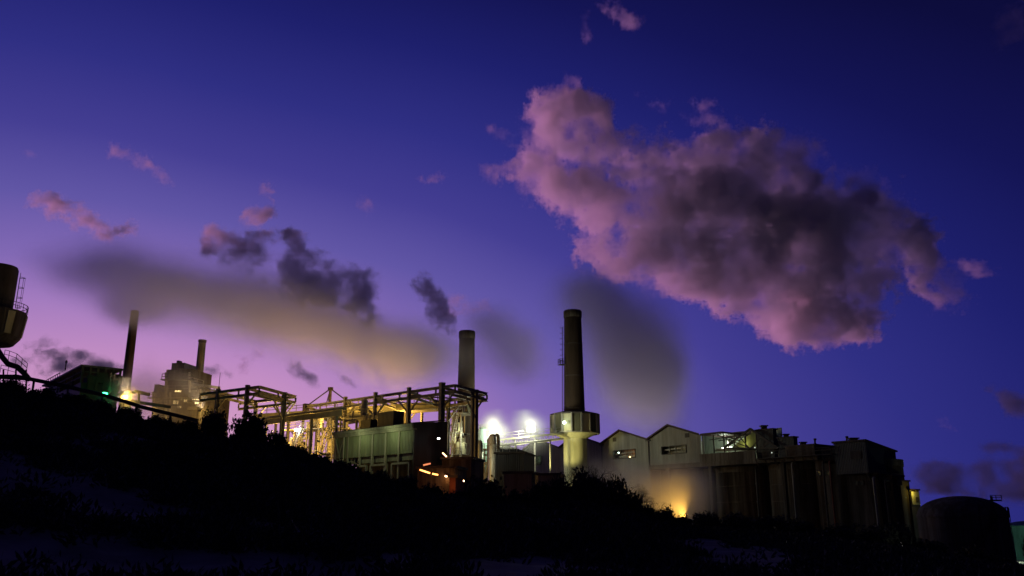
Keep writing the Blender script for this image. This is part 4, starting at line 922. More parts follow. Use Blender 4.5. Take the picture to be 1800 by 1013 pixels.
r_ = PLN(1574, 795, fq(s1_, 0, -1), WD); dp_ = (r_-fq(s1_, 0, -1)).dot(WD); zr2 = r_.z
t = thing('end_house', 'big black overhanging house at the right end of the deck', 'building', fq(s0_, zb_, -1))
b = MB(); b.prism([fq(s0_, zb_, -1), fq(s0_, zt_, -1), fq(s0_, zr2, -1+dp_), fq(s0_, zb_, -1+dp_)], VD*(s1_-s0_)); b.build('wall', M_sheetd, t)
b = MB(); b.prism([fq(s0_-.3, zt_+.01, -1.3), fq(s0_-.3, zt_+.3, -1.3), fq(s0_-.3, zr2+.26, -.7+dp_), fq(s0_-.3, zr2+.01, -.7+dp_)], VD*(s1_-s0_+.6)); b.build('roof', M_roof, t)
b = MB(); q_ = fq(tQ(1500, 800), zb_+2.5, -1.06); b.prism([q_, q_+VD*2, q_+VD*2+Z*1.4, q_+Z*1.4], -WD*.05); b.build('shutter', M_steeld, t)
b = MB(); b.bar(fq(s1_-.4, zb_, -.6), fq(s1_-.4, zb_-3.2, 1.4), .3, .3); b.bar(fq(s1_-.4, zb_, dp_-2), fq(s1_-.4, zb_-2.6, dp_-3.4), .3, .3); b.build('bracket', M_steeld, t)
# tower and lower blocks carrying it
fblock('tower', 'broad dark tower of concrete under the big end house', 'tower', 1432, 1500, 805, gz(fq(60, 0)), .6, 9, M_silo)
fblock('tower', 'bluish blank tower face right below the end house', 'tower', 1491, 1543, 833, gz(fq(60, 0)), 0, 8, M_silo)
t, s0_, s1_, zt_, dp_ = fblock('bin_house', 'grey lower block stepping down right of the end house', 'building', 1530, 1568, 837, gz(fq(60, 0)), 1.2, 8, M_concd, 1590)
t, s0_, s1_, zt_, dp_ = fblock('bin_house', 'small step block with a flat top left of the yellow lit room', 'building', 1560, 1582, 846, gz(fq(60, 0)), 2.5, 7, M_concd, 1600)
t, s0_, s1_, zt_, dp_ = fblock('control_room', 'little room with a yellow lit end, far right of the row', 'building', 1590, 1599, 862, gz(fq(60, 0)), 5, 6, M_concd, 1617)
cr_ = fq(s1_, 0, 5); b = MB()
b.prism([Vector((cr_.x, cr_.y, zt_-2.4))+VD*.06+WD*.15, Vector((cr_.x, cr_.y, zt_-2.4))+VD*.06+WD*min(dp_-.2, 3.4), Vector((cr_.x, cr_.y, zt_-.2))+VD*.06+WD*min(dp_-.2, 3.4), Vector((cr_.x, cr_.y, zt_-.2))+VD*.06+WD*.15], VD*.08); b.build('end_wall', M_cream, t)
b = MB(); b.prism([Vector((cr_.x, cr_.y, zt_-2.0))+VD*.16+WD*1.5, Vector((cr_.x, cr_.y, zt_-2.0))+VD*.16+WD*2.5, Vector((cr_.x, cr_.y, zt_-1.1))+VD*.16+WD*2.5, Vector((cr_.x, cr_.y, zt_-1.1))+VD*.16+WD*1.5], VD*.05); b.build('window', M_steeld, t)
b = MB(); b.bar(Vector((cr_.x, cr_.y, zt_-.1))+VD*.2+WD*.5, Vector((cr_.x, cr_.y, zt_-.1))+VD*.8+WD*.5, .15, .15); b.build('bracket', M_steeld, t)
lamp_light('lamp', Vector((cr_.x, cr_.y, zt_-.45))+VD*.9+WD*.5, 42, (1, .78, .12), .12, t)
for (x, yt, yb, w_, lab) in ((1343, 748, 756, .5, 'squat roof vent on the highest black block'), (1382, 763, 770, .4, 'squat roof vent on the second black block'), (1412, 777, 784, .45, 'squat roof vent on the dull blue block'), (1500, 770, 776, .6, 'square roof hatch on the big end house'), (1580, 840, 847, .35, 'small roof vent on the stepped block left of the yellow lit room')):
    p_ = PLN(x, yb, Q0+WD*2, VD); q_ = PLN(x, yt, Q0+WD*2, VD); t = thing('roof_vent', lab, 'roof vent', p_)
    b = MB(); b.obox((p_.x-w_, p_.y-w_), Vector((2*w_, 0, 0)), Vector((0, 2*w_, 0)), p_.z-.6, q_.z-.25); b.build('duct', M_steeld, t)
    b = MB(); b.obox((p_.x-w_*1.4, p_.y-w_*1.4), Vector((2.8*w_, 0, 0)), Vector((0, 2.8*w_, 0)), q_.z-.2, q_.z); b.build('cap', M_steeld, t)
t = thing('catwalk', 'long railed catwalk on brackets along the dark blocks right of the loft', 'catwalk', fq(tQ(1335), zdk-.2, -1.2))
b = MB(); s0_, s1_ = tQ(1335, 800), tQ(1470, 800); b.prism([fq(s0_, zdk-.2, -1.6), fq(s1_, zdk-.2, -1.6), fq(s1_, zdk-.2, -.5), fq(s0_, zdk-.2, -.5)], Z*.12); b.build('deck', M_steeld, t)
b = MB(); b.rail([fq(s0_, zdk, -1.5), fq(s1_, zdk, -1.5)], 1.1, 1.8, .05); b.build('railing', M_steeld, t)
for k in range(9):
    b = MB(); s_ = s0_+(s1_-s0_)*k/8; b.bar(fq(s_, zdk-.25, -1.5), fq(s_, zdk-1.5, -.3), .12, .12); b.build('bracket', M_steeld, t)
for i, (x, y0, y1, m_, lab) in enumerate(((1392, 815, 905, M_steel, 'pale riser pipe right of the third silo'), (1446, 812, 918, M_steeld, 'dark riser pipe up the broad tower'), (1458, 812, 918, M_rustr, 'rust red riser pipe up the broad tower'), (1535, 840, 925, M_steel, 'pale riser pipe at the right edge of the bluish tower'), (1556, 845, 925, M_steeld, 'dark riser pipe on the stepped block'))):
    p_, q_ = PLN(x, y0, Q0-WD*.6, VD), PLN(x, y1, Q0-WD*.6, VD); t = thing('riser_pipe', lab, 'pipe', (p_.x, p_.y, q_.z))
    b = MB(); b.tube(Vector((p_.x, p_.y, q_.z-2)), p_, .2, 8); b.tube(p_, p_+WD*1.6, .2, 8); b.build('pipe', m_, t, True)
    b = MB(); [b.bar(Vector((p_.x, p_.y, z_))-VD*.35, Vector((p_.x, p_.y, z_))+VD*.35, .12, .25) for z_ in np.arange(q_.z, p_.z, 3.2)]; b.build('clamp', M_steeld, t)
for (x0, x1, y0, y1, n_, lab) in ((1548, 1566, 852, 862, 3, 'row of dark window holes in the stepped block'), (1502, 1520, 846, 853, 2, 'pair of dark window holes in the bluish tower'), (1437, 1462, 828, 836, 3, 'row of dark window holes high on the broad tower')):
    for k in range(n_):
        xa = x0+(x1-x0)*(k+.1)/n_; xb = x0+(x1-x0)*(k+.8)/n_; O_ = Q0+WD*(1.15 if x0 == 1548 else -.06 if x0 == 1502 else .54); p_, q_ = PLN(xa, y1, O_, VD), PLN(xb, y1, O_, VD); zt_ = PLN(xa, y0, O_, VD).z
        t = thing('window', lab+{0: ', left one', 1: ', second one', 2: ', third one'}[k], 'window', p_); b = MB(); b.prism([p_, Vector((q_.x, q_.y, p_.z)), Vector((q_.x, q_.y, zt_)), Vector((p_.x, p_.y, zt_))], -WD*.03); b.build('pane', M_glass, t)
        b = MB(); c4 = [p_, Vector((q_.x, q_.y, p_.z)), Vector((q_.x, q_.y, zt_)), Vector((p_.x, p_.y, zt_))]; [b.bar(c4[i]-WD*.05, c4[(i+1) % 4]-WD*.05, .1, .1) for i in range(4)]; b.build('frame', M_steeld, t)
# thin wires and rail over the link block
t = thing('guard_rail', 'thin sagging rail between the two vent posts', 'railing', PLN(1450, 787, Q0+WD*1.2, VD))
b = MB(); pp = [PLN(px, py, Q0+WD*1.2, VD) for px, py in ((1433, 778), (1440, 786), (1452, 788), (1462, 785), (1471, 776))]
for p_, q_ in zip(pp[:-1], pp[1:]): b.bar(p_, q_, .08, .08)
b.build('rail', M_steeld, t)

# ---------------- domed tank and what lies right of it
Yd = 128; cd = P(1690, 900, Yd); mpd = Yd/ray(1690, 900).y/F; cd = Vector((cd.x, cd.y, 0)); rd = 72*mpd
t = thing('domed_tank', 'large black tank with a shallow domed roof at the lower right', 'tank', (cd.x, cd.y, gz(cd)))
zs_ = P(1690, 906, Yd).z; zd_ = P(1680, 872, Yd).z
b = MB(); b.lathe(cd, [(rd*1.02, gz(cd)-2), (rd, zs_)], 56); b.build('shell', M_concd, t, True)
b = MB(); prof = [(rd*1.02, zs_-.3), (rd*1.02, zs_)]+[(rd*math.cos(a), zs_+(zd_-zs_)*math.sin(a)) for a in np.linspace(.12, math.pi/2, 12)]; b.lathe(cd, prof, 56); b.build('roof', M_concd, t, True)
b = MB(); pts = []
for a in np.linspace(-.5, .1, 5): pts.append(cd+Vector((rd*math.cos(a), rd*math.sin(a), zs_)))
b.rail(pts, 1.1, 1.2, .05); b.build('railing', M_steeld, t); b = MB(); p_ = cd+Vector((rd*.62, -1.5, zs_+(zd_-zs_)*.72)); b.obox((p_.x, p_.y), Vector((1.6, 0, 0)), Vector((0, 1.4, 0)), p_.z, p_.z+.2); b.rail([p_+Z*.2, p_+Vector((1.6, 0, .2))], .6, .8, .04); b.tube(p_+Vector((.4, .4, 0)), p_+Vector((.4, .4, .7)), .15, 8); b.build('platform', M_steeld, t)
b = MB()
for z_ in np.arange(zs_-1.9, gz(cd), -1.9): b.lathe(cd, [(rd*1.0, z_), (rd*1.012, z_+.02), (rd*1.012, z_+.1), (rd*1.0, z_+.12)], 56)
b.build('seam_ring', M_concd, t, True)
b = MB(); av = np.linspace(-2.4, -1.2, 22); zz = np.linspace(gz(cd), zs_, 22)
for k in range(21):
    p0_ = cd+Vector((rd*1.05*math.cos(av[k]), rd*1.05*math.sin(av[k]), zz[k])); p1_ = cd+Vector((rd*1.05*math.cos(av[k+1]), rd*1.05*math.sin(av[k+1]), zz[k+1])); b.bar(p0_, p1_, .5, .12); b.bar(p0_+Z, p1_+Z, .06, .06); b.bar(p0_, p0_+Z, .06, .06)
b.build('stair', M_steeld, t)
b = MB(); ld = cd+Vector((rd*.72, -rd*.72, 0))
for sgn in (-.25, .25): b.bar(Vector((ld.x+sgn, ld.y, gz(cd))), Vector((ld.x+sgn, ld.y, zs_+1)), .07, .07)
for z_ in np.arange(gz(cd), zs_+1, .45): b.bar(Vector((ld.x-.25, ld.y, z_)), Vector((ld.x+.25, ld.y, z_)), .05, .05)
b.build('ladder', M_steeld, t)
pt = P(1815, 924, 170); t = thing('storage_tank', 'teal lit squat tank cut by the right edge of the photo', 'tank', (pt.x, pt.y, gz(pt)))
b = MB(); rt = 50*170/F; b.lathe((pt.x, pt.y, 0), [(rt, gz(pt)-3), (rt, pt.z), (rt*.5, pt.z+.7), (0, pt.z+1)], 40); b.build('shell', mat('teal_tank_paint', (.14, .36, .28), .6), t, True)
t = pole_lamp(1774, 966, 155, 'pale lamp on a slanted frame at the lower right corner', glow('pale_bulb', (.95, 1, .7), 8), 600, (.7, 1, .78), .25, .2, toward=Vector((.25, 1, 0)))
b = MB()
for (x0, y0, x1, y1) in ((1771, 963, 1784, 981), (1773, 960, 1773, 984), (1771, 979, 1786, 981), (1776, 972, 1771, 980)): b.bar(P(x0, y0, 150), P(x1, y1, 150), .16, .16)
b.build('frame', M_cream, t)
pole_lamp(1585, 961, 100, 'tiny white lamp among the dark bushes below the grey block', glow('tiny_white', (.9, .95, 1), 12), 5, (.9, .95, 1), .2, .1)
for (px, py, Y, lab) in ((1327, 787, 171, 'tiny dim white bulb under the black block by the truss'), (1356.5, 796, 166, 'tiny dim bulb low on the second black block')):
    p_ = PLN(px, py, Q0-WD*.6, VD); t = thing('bulb', lab, 'bulb', p_); b = MB(); b.lathe(p_, [(0, -.16), (.18, 0), (0, .16)], 8); b.build('globe', glow('dim_bulb', (.8, .9, .75), .7), t, True); b = MB(); b.bar(p_, p_+WD*.6, .08, .08); b.build('bracket', M_steeld, t)
# amber lamp in the steam behind the shrubs
am = P(1203, 909, 135); t = thing('floodlight', 'amber floodlight hidden by shrubs, lighting the steam below the silos', 'floodlight', (am.x, am.y, gz(am)))
b = MB(); b.tube(Vector((am.x, am.y+.6, gz(am))), am+Vector((0, .6, .4)), .1, 8); b.build('pole', M_steeld, t); b = MB(); b.obox((am.x-.4, am.y+.1), Vector((.8, 0, 0)), Vector((0, .4, 0)), am.z-.25, am.z+.25); b.build('housing', M_steeld, t)
lamp_light('lamp', am-Vector((0, .5, 0)), 1900, (1, .52, .08), .25, t, spot=150, aim=am+Vector((-4, 1.2, 3.5)))
# ------------------------------------------------------------------ shrubs on the dune
M_leaf = mat('coastal_leaf', (.11, .12, .08), .8, .4, 3, 0, streak=False)
M_twig = mat('twig', (.07, .06, .05), .9, .3, 3, 0)
def leaves_mesh(name, seed, n=1500, size=.16, squash=.75):
    rng = np.random.default_rng(seed)
    k = 30; th = rng.random(k)*6.283; cz = rng.random(k)**.8*.74; cr = np.sqrt(np.clip(1-(cz/.95)**2, .05, 1))*.68*rng.random(k)**.4; cen = np.stack([cr*np.cos(th), cr*np.sin(th), cz], 1)
    rad = rng.random(k)*.16+.16
    ci = rng.integers(0, k, n); d = rng.normal(size=(n, 3)); d /= np.linalg.norm(d, axis=1)[:, None]
    pos = cen[ci]+d*(rad[ci]*rng.random(n)**.35)[:, None]; 
    spik = rng.random(n) < .12; pos[spik] += d[spik]*.12
    pos[:, 2] = np.maximum(pos[:, 2], -.25)
    a = rng.normal(size=(n, 3)); a /= np.linalg.norm(a, axis=1)[:, None]; b = np.cross(a, rng.normal(size=(n, 3))); b /= np.linalg.norm(b, axis=1)[:, None]
    s = (rng.random(n)*.7+.5)*size; a *= s[:, None]*.5; b *= s[:, None]*.22
    v = np.stack([pos-a, pos+b, pos+a, pos-b], 1).reshape(-1, 3)
    me = bpy.data.meshes.new(name); me.vertices.add(len(v)); me.vertices.foreach_set('co', v.astype(np.float32).ravel())
    me.loops.add(4*n); me.loops.foreach_set('vertex_index', np.arange(4*n)); me.polygons.add(n); me.polygons.foreach_set('loop_start', np.arange(0, 4*n, 4)); me.update(); me.validate()
    me.materials.append(M_leaf); return me
LV = [leaves_mesh('foliage', 20+i, 2600, .17, .8) for i in range(5)]
def branch_tree(mb, p, d, L, r, lev, rng, tips, spread=.55):
    q = p+d*L; mb.tube(p, q, r, 5, r*.7, False)
    if lev == 0: tips.append(q); return
    for k in range(rng.integers(2, 4)):
        nd = (d+Vector(rng.normal(size=3))*spread+Vector((0, 0, .12))).normalized(); branch_tree(mb, q, nd, L*(.6+rng.random()*.25), r*.62, lev-1, rng, tips, spread)
STEM = []
for i in range(3):
    rng = np.random.default_rng(60+i); mb = MB()
    for k in range(5): branch_tree(mb, Vector((0, 0, -.5)), Vector((rng.normal()*.45, rng.normal()*.45, 1)).normalized(), .45, .035, 3, rng, [])
    me = bpy.data.meshes.new('stem'); me.from_pydata(mb.v, [], mb.f); me.materials.append(M_twig); STEM.append(me)
def shrub(px, pytop, dy, wpx, hpx, i, label, group='shrubs along the dune crest'):
    """px, pytop: where the crown tops out; stands on the crest line there"""
    a = math.atan2(*( (lambda d: (d.x, d.y))(ray(px, pytop)))); yc = float(np.interp(a, cr_a, cr_y))+dy
    p = P(px, pytop, yc); s = yc/ray(px, pytop).y/F; h = hpx*s; w = wpx*s/2
    zb = min(p.z-h, ground(p.x, p.y)-.15); h = p.z-zb
    o = bpy.data.objects.new('shrub', None); COL.objects.link(o); o.location = (p.x, p.y, zb); o['label'] = label; o['category'] = 'shrub'; o['group'] = group
    f = bpy.data.objects.new('foliage', LV[i % 5]); COL.objects.link(f); f.parent = o; f.scale = (w/.95, w/.95, h/.95); f.rotation_euler = (0, 0, i*1.7)
    g = bpy.data.objects.new('stem', STEM[i % 3]); COL.objects.link(g); g.parent = o; g.scale = (w/.9, w/.9, h/1.05); g.rotation_euler = (0, 0, i*.9)
    return o
SH = [(20,664,0,60,30,'low shrub at the left end of the crest under the duct'),(75,682,0,70,28,'low shrub under the black shed, left part'),(130,694,0,70,26,'low shrub under the black shed, right part'),
 (172,704,0,60,26,'shrub just below the green lamp'),(228,716,0,60,28,'ragged shrub right below the glaring amber lamp'),(285,731,0,70,30,'shrub crossing the foot of the hopper building'),
 (335,736,0,50,30,'shrub left of the two round bushes'),(378,723,1,62,60,'tall round bush, left of the pair before the left gantry'),(444,727,1,84,64,'broad round bush, right of the pair before the left gantry'),
 (488,758,0,50,46,'shrub under the right flank of the broad round bush'),(520,783,0,60,36,'shrub at the foot of the thick gantry leg'),(560,797,0,60,36,'shrub below the amber pipework'),(606,810,0,70,36,'shrub under the braced end of the green shed'),
 (660,828,0,80,34,'shrub in front of the green shed doors'),(715,836,0,70,44,'shrub before the dark end of the green shed'),(760,850,0,60,34,'shrub left of the rust red block'),(800,862,0,50,26,'small shrub below the rust red block'),
 (850,842,0,96,62,'wide dome of bush below the left floodlight'),(912,862,0,60,36,'shrub in front of the khaki block'),(952,846,0,54,50,'shrub left of the drum chimney foot'),(985,834,1,60,62,'feathery shrub at the drum chimney foot'),
 (1032,826,1,84,76,'tallest feathery shrub right of the drum chimney foot'),(1078,842,1,70,70,'feathery shrub below the orange lit window'),(1108,866,0,54,50,'outermost big shrub of the feathery clump'),
 (1134,886,0,46,40,'low shrub where the feathery clump slopes down to the amber steam'),
 (1165,892,1,60,34,'small leafy shrub left of the amber steam'),(1196,906,0,50,24,'tiny shrub in front of the amber glow'),(1240,902,2,70,34,'shrub right of the amber glow'),(1290,903,2,80,40,'shrub below the rust streaked silo'),
 (1350,906,2,90,40,'shrub below the smooth grey silo'),(1405,911,2,80,36,'shrub below the black silo'),(1470,922,0,90,36,'shrub below the concrete tower'),(1530,925,0,90,44,'shrub below the bluish tower face'),
 (1575,920,0,70,50,'rounded shrub above the tiny white lamp'),(1630,948,0,90,40,'shrub at the left foot of the domed tank'),(1700,962,0,100,40,'shrub in front of the domed tank'),(1752,975,0,70,34,'shrub at the right foot of the domed tank'),(1806,945,0,26,60,'dark shrub at the right edge before the teal tank')]
for i, (px, py, dy, w, h, lab) in enumerate(SH): shrub(px, py, dy, w, h, i, lab)
# bare twiggy bushes
for i, (px, py, hp, lab, sp) in enumerate(((1034, 816, 50, 'bare twigs rising above the tallest feathery shrub', .5), (1000, 822, 44, 'bare twigs beside the drum chimney shaft', .5), (1068, 830, 50, 'bare twigs below the orange lit window', .55), (1100, 850, 50, 'bare twiggy bush between window and amber steam', .5), (1138, 868, 44, 'bare branching bush silhouetted on the amber steam', .62), (960, 838, 36, 'bare twigs before the small pale cabin', .5), (1120, 858, 46, 'leaning bare twigs on the outermost big shrub', .6))):
    a = math.atan2(ray(px, py).x, ray(px, py).y); yc = float(np.interp(a, cr_a, cr_y))+1; p = P(px, py+hp, yc); s = yc/F
    rng = np.random.default_rng(90+i); mb = MB(); tips = []
    for k in range(7): branch_tree(mb, Vector((p.x+rng.normal()*.3, p.y+rng.normal()*.3, p.z-.6)), Vector((rng.normal()*.5+.15, rng.normal()*.4, 1)).normalized(), hp*s*.42, .035, 4, rng, tips, sp)
    t = thing('bare_bush', lab, 'bush', (p.x, p.y, p.z-.6), 'bare twiggy bushes'); mb.build('branches', M_twig, t)
# ground cover: tufts no one could count, thick except on the open sand
def cover():
    rng = np.random.default_rng(3); V = []; n = 0
    PATCH = [(0,842,75,42),(150,885,130,24),(240,905,110,20),(60,985,260,36),(330,1000,240,24),(520,1012,200,18),(900,1010,130,28),(1060,1012,90,14),(1320,985,110,26),(1240,960,60,14),(1400,1012,80,10),(700,985,60,12),(460,930,50,10)]
    Ct = CAMR.transposed(); pts = []
    while len(pts) < 15000:
        a = rng.uniform(-.66, .66); r = 9+rng.random()**.75*112; x, y = r*math.sin(a), r*math.cos(a)
        yc = np.interp(a, cr_a, cr_y)
        if r > yc/math.cos(a)+3: continue
        z = ground(x, y); c = Ct @ Vector((x, y, z-CAMZ)); px = CX+F*c.x/-c.z; py = CY-F*c.y/-c.z
        if py > 1120 or px < -80 or px > 1880: continue
        d = min(((px-u)/w)**2+((py-v)/h)**2 for u, v, w, h in PATCH)
        d += mnoise.noise(Vector((x*.35, y*.35, 0)))*.9
        if d < 1.0 and rng.random() > .03: continue
        if mnoise.noise(Vector((x*.22, y*.22, 5))) < -.28 and rng.random() < .8: continue
        pts.append((x, y, z, r))
    P0 = np.array(pts); m = 22; N_ = len(P0)
    base = np.repeat(P0[:, :3], m, 0); rr = np.repeat(P0[:, 3], m); sc = np.repeat(rng.random(N_)*.6+.25, m)
    d = rng.normal(size=(N_*m, 3)); d /= np.linalg.norm(d, axis=1)[:, None]; d[:, 2] = np.abs(d[:, 2])*.8
    pos = base+d*(sc*rng.random(N_*m)**.5)[:, None]*1.0
    a = d+rng.normal(size=d.shape)*.5; a[:, 2] += .5; a /= np.linalg.norm(a, axis=1)[:, None]; b = np.cross(a, rng.normal(size=d.shape)); b /= np.linalg.norm(b, axis=1)[:, None]
    s = (rng.random(N_*m)*.2+.12)*(.5+rr/70); a *= s[:, None]*.6; b *= s[:, None]*.2
    v = np.stack([pos-a, pos+b, pos+a, pos-b], 1).reshape(-1, 3); n = N_*m
    me = bpy.data.meshes.new('ground_cover'); me.vertices.add(len(v)); me.vertices.foreach_set('co', v.astype(np.float32).ravel())
    me.loops.add(4*n); me.loops.foreach_set('vertex_index', np.arange(4*n)); me.polygons.add(n); me.polygons.foreach_set('loop_start', np.arange(0, 4*n, 4)); me.update()
    me.materials.append(M_leaf); o = bpy.data.objects.new('ground_cover', me); COL.objects.link(o)
    tag(o, 'dark low scrub covering the dune between patches of bare sand', kind='stuff')
cover()
# ------------------------------------------------------------------ clouds kilometres away, lit from under the horizon
CL = vol_mat('cloud_vapour', (.985, .90, 1.0), .026, g=.25)
CLD = vol_mat('cloud_vapour_thin', (.985, .90, 1.0), .011, g=.3)
CLN = vol_mat('cloud_vapour_low', (.97, .90, 1.0), .055, g=.25)
big = [(990,200,42,48),(946,212,26,28),(925,292,30,12),(960,318,42,28),(1012,342,46,38),(990,250,55,42),(1048,216,32,40),(1080,286,46,36),
 (1140,292,46,34),(1195,285,55,38),(1256,272,62,42),(1335,285,78,48),(1390,272,52,40),(1163,345,75,45),(1278,345,110,70),(1392,352,95,72),
 (1507,328,26,20),(1530,352,34,38),(1108,440,60,28),(1068,455,30,20),(1175,378,50,34),(1222,425,75,42),(1250,474,72,28),(1335,460,95,60),
 (1364,525,48,40),(1404,572,52,38),(1450,550,60,45),(1507,500,62,42),(1421,425,115,75),(1535,415,85,50),(1593,448,56,34,25),(1633,486,42,24,35),(1668,518,20,10,40),(1180,470,80,30),(1260,486,80,38),(1330,512,70,42),(1400,545,80,55),(1480,560,60,42),(960,250,38,55),(1040,330,60,46),(1090,365,60,40)]
cloud('cloud', 'huge ragged purple cloud glowing pink along its lower left edge', big, 3200, 2.35, CL, amp=22, wl=70, octv=6, edge=7, k=9, seed=11, gain=.8, zthick=1.0)
def wc(label, blobs, depth=3600, m=None, amp=9, wl=30, vox=2.0, seed=1, edge=8, k=5, z=.9):
    cloud('cloud', label, blobs, depth, vox, m or CLD, amp=amp*1.2, wl=wl, octv=5, gain=.66, edge=edge, k=k, seed=seed, zthick=z)
wc('small pink topped cloud above the long steam plume', [(95,362,36,16,12),(130,376,44,18,22),(165,392,30,12,15),(195,402,22,6,0)], 3400, CL, amp=11, seed=2)
wc('wisp of pink cloud high on the left', [(210,262,18,13),(236,278,18,9,35),(262,294,16,5,35),(281,305,8,4)], seed=3)
wc('tiny pink puff near the left edge', [(54,269,9,8)], seed=4, amp=4)
wc('dark violet cloud bank behind the top of the steam plume', [(390,424,36,20),(430,434,44,20),(465,420,28,20),(430,450,80,22),(516,432,24,32),(532,466,42,32),(574,482,46,30),(618,494,40,30),(640,512,26,28),(560,510,90,34,15),(630,536,46,26,40)], 1500, CLN, amp=10, wl=40, vox=2.8, seed=5)
wc('faint tall wisp above the dark violet bank', [(470,350,10,24,10),(452,378,18,14),(440,395,16,10)], 1600, CLN, seed=6)
wc('dark leaning cloud tuft with pink tip left of the middle chimney', [(744,500,22,22),(762,524,28,20,40),(776,550,22,24),(790,570,16,22)], 1500, CLN, amp=7, seed=7, wl=26)
wc('pink ragged wisps just above the middle chimney', [(808,532,24,12),(836,540,28,9,15),(800,548,16,8)], seed=8, amp=8)
wc('pale puff high above the middle chimney', [(862,300,20,14),(874,312,14,12)], seed=9, amp=7)
wc('string of tiny pink puffs left of the big cloud', [(866,226,12,7,30),(886,234,8,5),(906,237,12,5),(914,257,10,4)], seed=10, amp=4)
wc('pink puff floating over the long plume between chimneys', [(640,358,13,11),(654,368,8,6)], seed=12, amp=5)
wc('faint pair of puffs left of the big cloud', [(752,314,14,9),(774,308,9,5)], seed=13, amp=6)
wc('thin upright wisp at the top centre', [(1028,50,10,26,10)], seed=14, amp=6)
wc('faint violet wisp cut by the top edge', [(1082,20,30,12,35),(1104,36,16,12,30)], seed=15, amp=9)
wc('small pink puff over the left lobe of the big cloud', [(1110,229,19,9,-15)], 3100, CL, seed=16, amp=5)
wc('dim puffs above the big cloud', [(1150,178,18,8,20),(1232,188,20,9),(1246,212,30,12)], seed=17, amp=8)
wc('dark smudge right of the big cloud tip', [(1706,470,20,12,25),(1730,480,20,7)], 3600, seed=18, amp=8)
wc('dark drifting tail below the plume', [(515,640,18,12,30),(535,660,20,10,50),(548,672,10,7,50)], 1400, CLN, seed=19, amp=6)
wc('faint brown smudge below the plume', [(440,625,24,14),(430,645,14,10)], seed=20, amp=7)
wc('small grey tuft right of the short slender stack', [(378,650,20,9,10),(388,658,10,6)], 1400, CLN, seed=21, amp=5)
wc('slender dark wisps right of the drifting tail', [(590,652,14,4,40),(612,668,16,4,45),(568,648,10,4)], 1400, CLN, seed=22, amp=4)
wc('small dark bar of cloud by the left stack', [(78,603,24,9,-5),(60,608,14,6)], 1300, CLN, seed=23, amp=4)
wc('low violet cloud bank behind the black shed', [(110,622,44,8,5),(160,640,46,20,20),(110,645,60,16),(60,640,28,10),(195,655,18,18)], 1500, CLN, seed=24, amp=7)
wc('long low dusk cloud bank at the lower right', [(1645,838,44,18),(1690,832,50,22),(1745,830,66,24),(1805,826,66,28),(1700,852,90,22),(1790,860,80,26),(1650,860,40,10),(1760,790,36,7),(1840,800,60,20)], 1500, CLN, seed=25, amp=6, wl=50, vox=2.8)
wc('pink cloud at the right edge', [(1760,698,22,9,10),(1788,712,24,16,20),(1810,720,30,20)], 3000, CL, seed=26, amp=7)
wc('faint smudge above the low dusk bank', [(1668,752,16,8,30)], seed=27, amp=6)
wc('dim dark cloud in the top right corner', [(1775,50,20,34),(1790,20,20,20)], 900, CLD, seed=28, amp=14, wl=60)
wc('rounded pink puff on the right shoulder of the big cloud', [(1504,324,22,17),(1524,346,26,28)], 2950, CL, seed=31, amp=6)
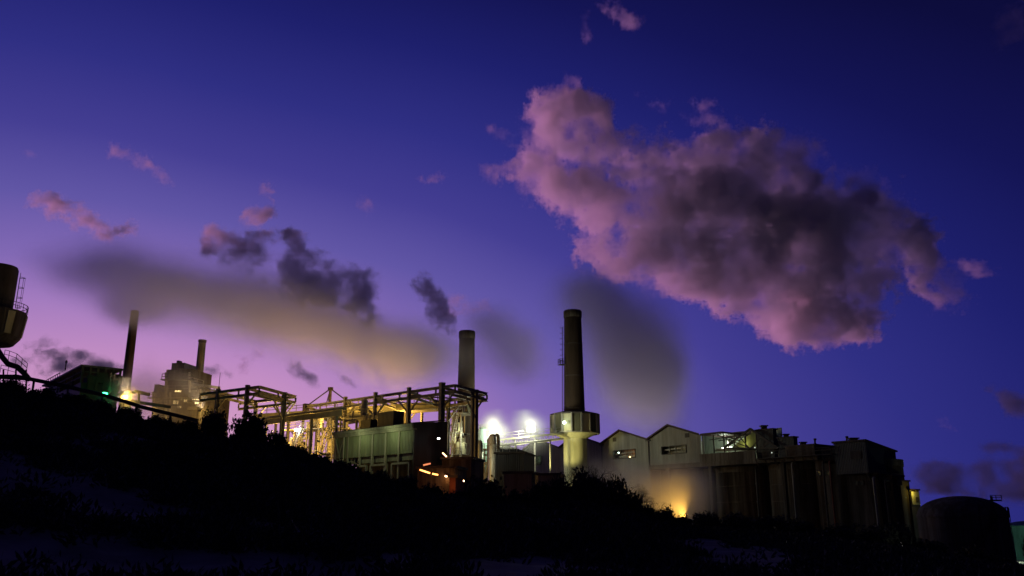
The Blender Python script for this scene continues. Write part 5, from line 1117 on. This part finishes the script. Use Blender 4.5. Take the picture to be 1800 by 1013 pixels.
# ------------------------------------------------------------------ the plant's steam, soft from a long exposure, and halo vapour added round lamps
ST = vol_mat('steam', (.99, .955, .88), .17, g=.1)
ST2 = vol_mat('steam_thin', (.99, .97, .90), .09, g=.2)
ST3 = vol_mat('steam_low', (.99, .96, .88), .34, g=.3)
STG = vol_mat('steam_grey', (.99, .93, .92), .14, g=.1)
def steam(label, blobs, depth, m, vox=7, seed=1, flat=.25, wl=90, z=1.0, pad=40):
    cloud('steam', label, [(*b[:5], 0, b[3]*z) if len(b) == 5 else (*b[:4], 0, 0, b[3]*z) for b in blobs], depth, vox, m, wl=wl, octv=3, seed=seed, soft=True, pad=pad, cat=None, kind='stuff', flat=flat)
steam('long flat plume of brownish steam drifting across the left sky', [(175,470,110,40,8),(260,495,150,60,12),(380,530,160,62,16),(500,562,160,58,16),(620,592,150,52,14),(700,618,100,46,12),(560,560,160,46,16),(240,538,56,30,10),(240,540,50,28,10),(243,542,44,30,5),(243,542,44,30,5),(740,624,90,46,10)], 150, ST, vox=8, seed=40, z=1.1, pad=70)
steam('olive patch of steam right of the middle chimney', [(866,578,54,44,35),(905,612,56,44,35),(845,560,34,32),(880,640,70,34),(900,600,60,40,30)], 205, ST2, seed=41, z=1.2, pad=50)
steam('tall soft grey plume rising behind the drum chimney', [(1028,540,58,56),(1056,528,60,52),(1075,590,66,72),(1110,640,74,80),(1140,690,62,70),(1150,640,50,80),(1100,560,50,50)], 220, STG, seed=42, z=.9, pad=50)
steam('thin lit steam around the hopper building', [(272,705,50,40),(300,690,60,40),(320,730,60,30),(250,690,40,40)], 146, ST2, vox=5, seed=43, pad=40)
steam('thin steam added round the two white floodlights to give their halo', [(869,757,36,32),(933,755,38,32),(900,785,70,24)], 176, ST2, vox=5, seed=44, pad=50, z=.7)  # vapour added so the floodlights get a halo
HALO = vol_mat('lamp_halo_vapour', (.99, .99, .97), .5, g=.2)  # added vapour that imitates the glare round bright lamps
steam('added dense vapour making the halo of the floodlight nearer the middle chimney', [(869,757,22,21)], 180.5, HALO, vox=2.5, seed=47, pad=18, z=.9, flat=.15)
steam('added dense vapour making the halo of the floodlight nearer the drum chimney', [(933,755,21,20)], 186.5, HALO, vox=2.5, seed=48, pad=18, z=.9, flat=.15)
steam('amber and grey steam creeping up the silos', [(1195,892,60,40),(1160,872,70,40),(1120,850,80,40),(1205,858,50,40),(1070,835,60,30)], 132, ST3, vox=5, seed=45, pad=50, z=.6)
steam('added thin steam making the amber halo of the glaring lamp', [(219,698,34,30),(240,712,40,24)], 126, ST2, vox=4, seed=46, pad=26, z=.8)  # vapour added to spread the amber lamp's glow
steam('added small dense vapour making the glow of the glaring amber lamp', [(218,697,20,18)], 121.5, HALO, vox=2.5, seed=49, pad=16, z=.9, flat=.15)
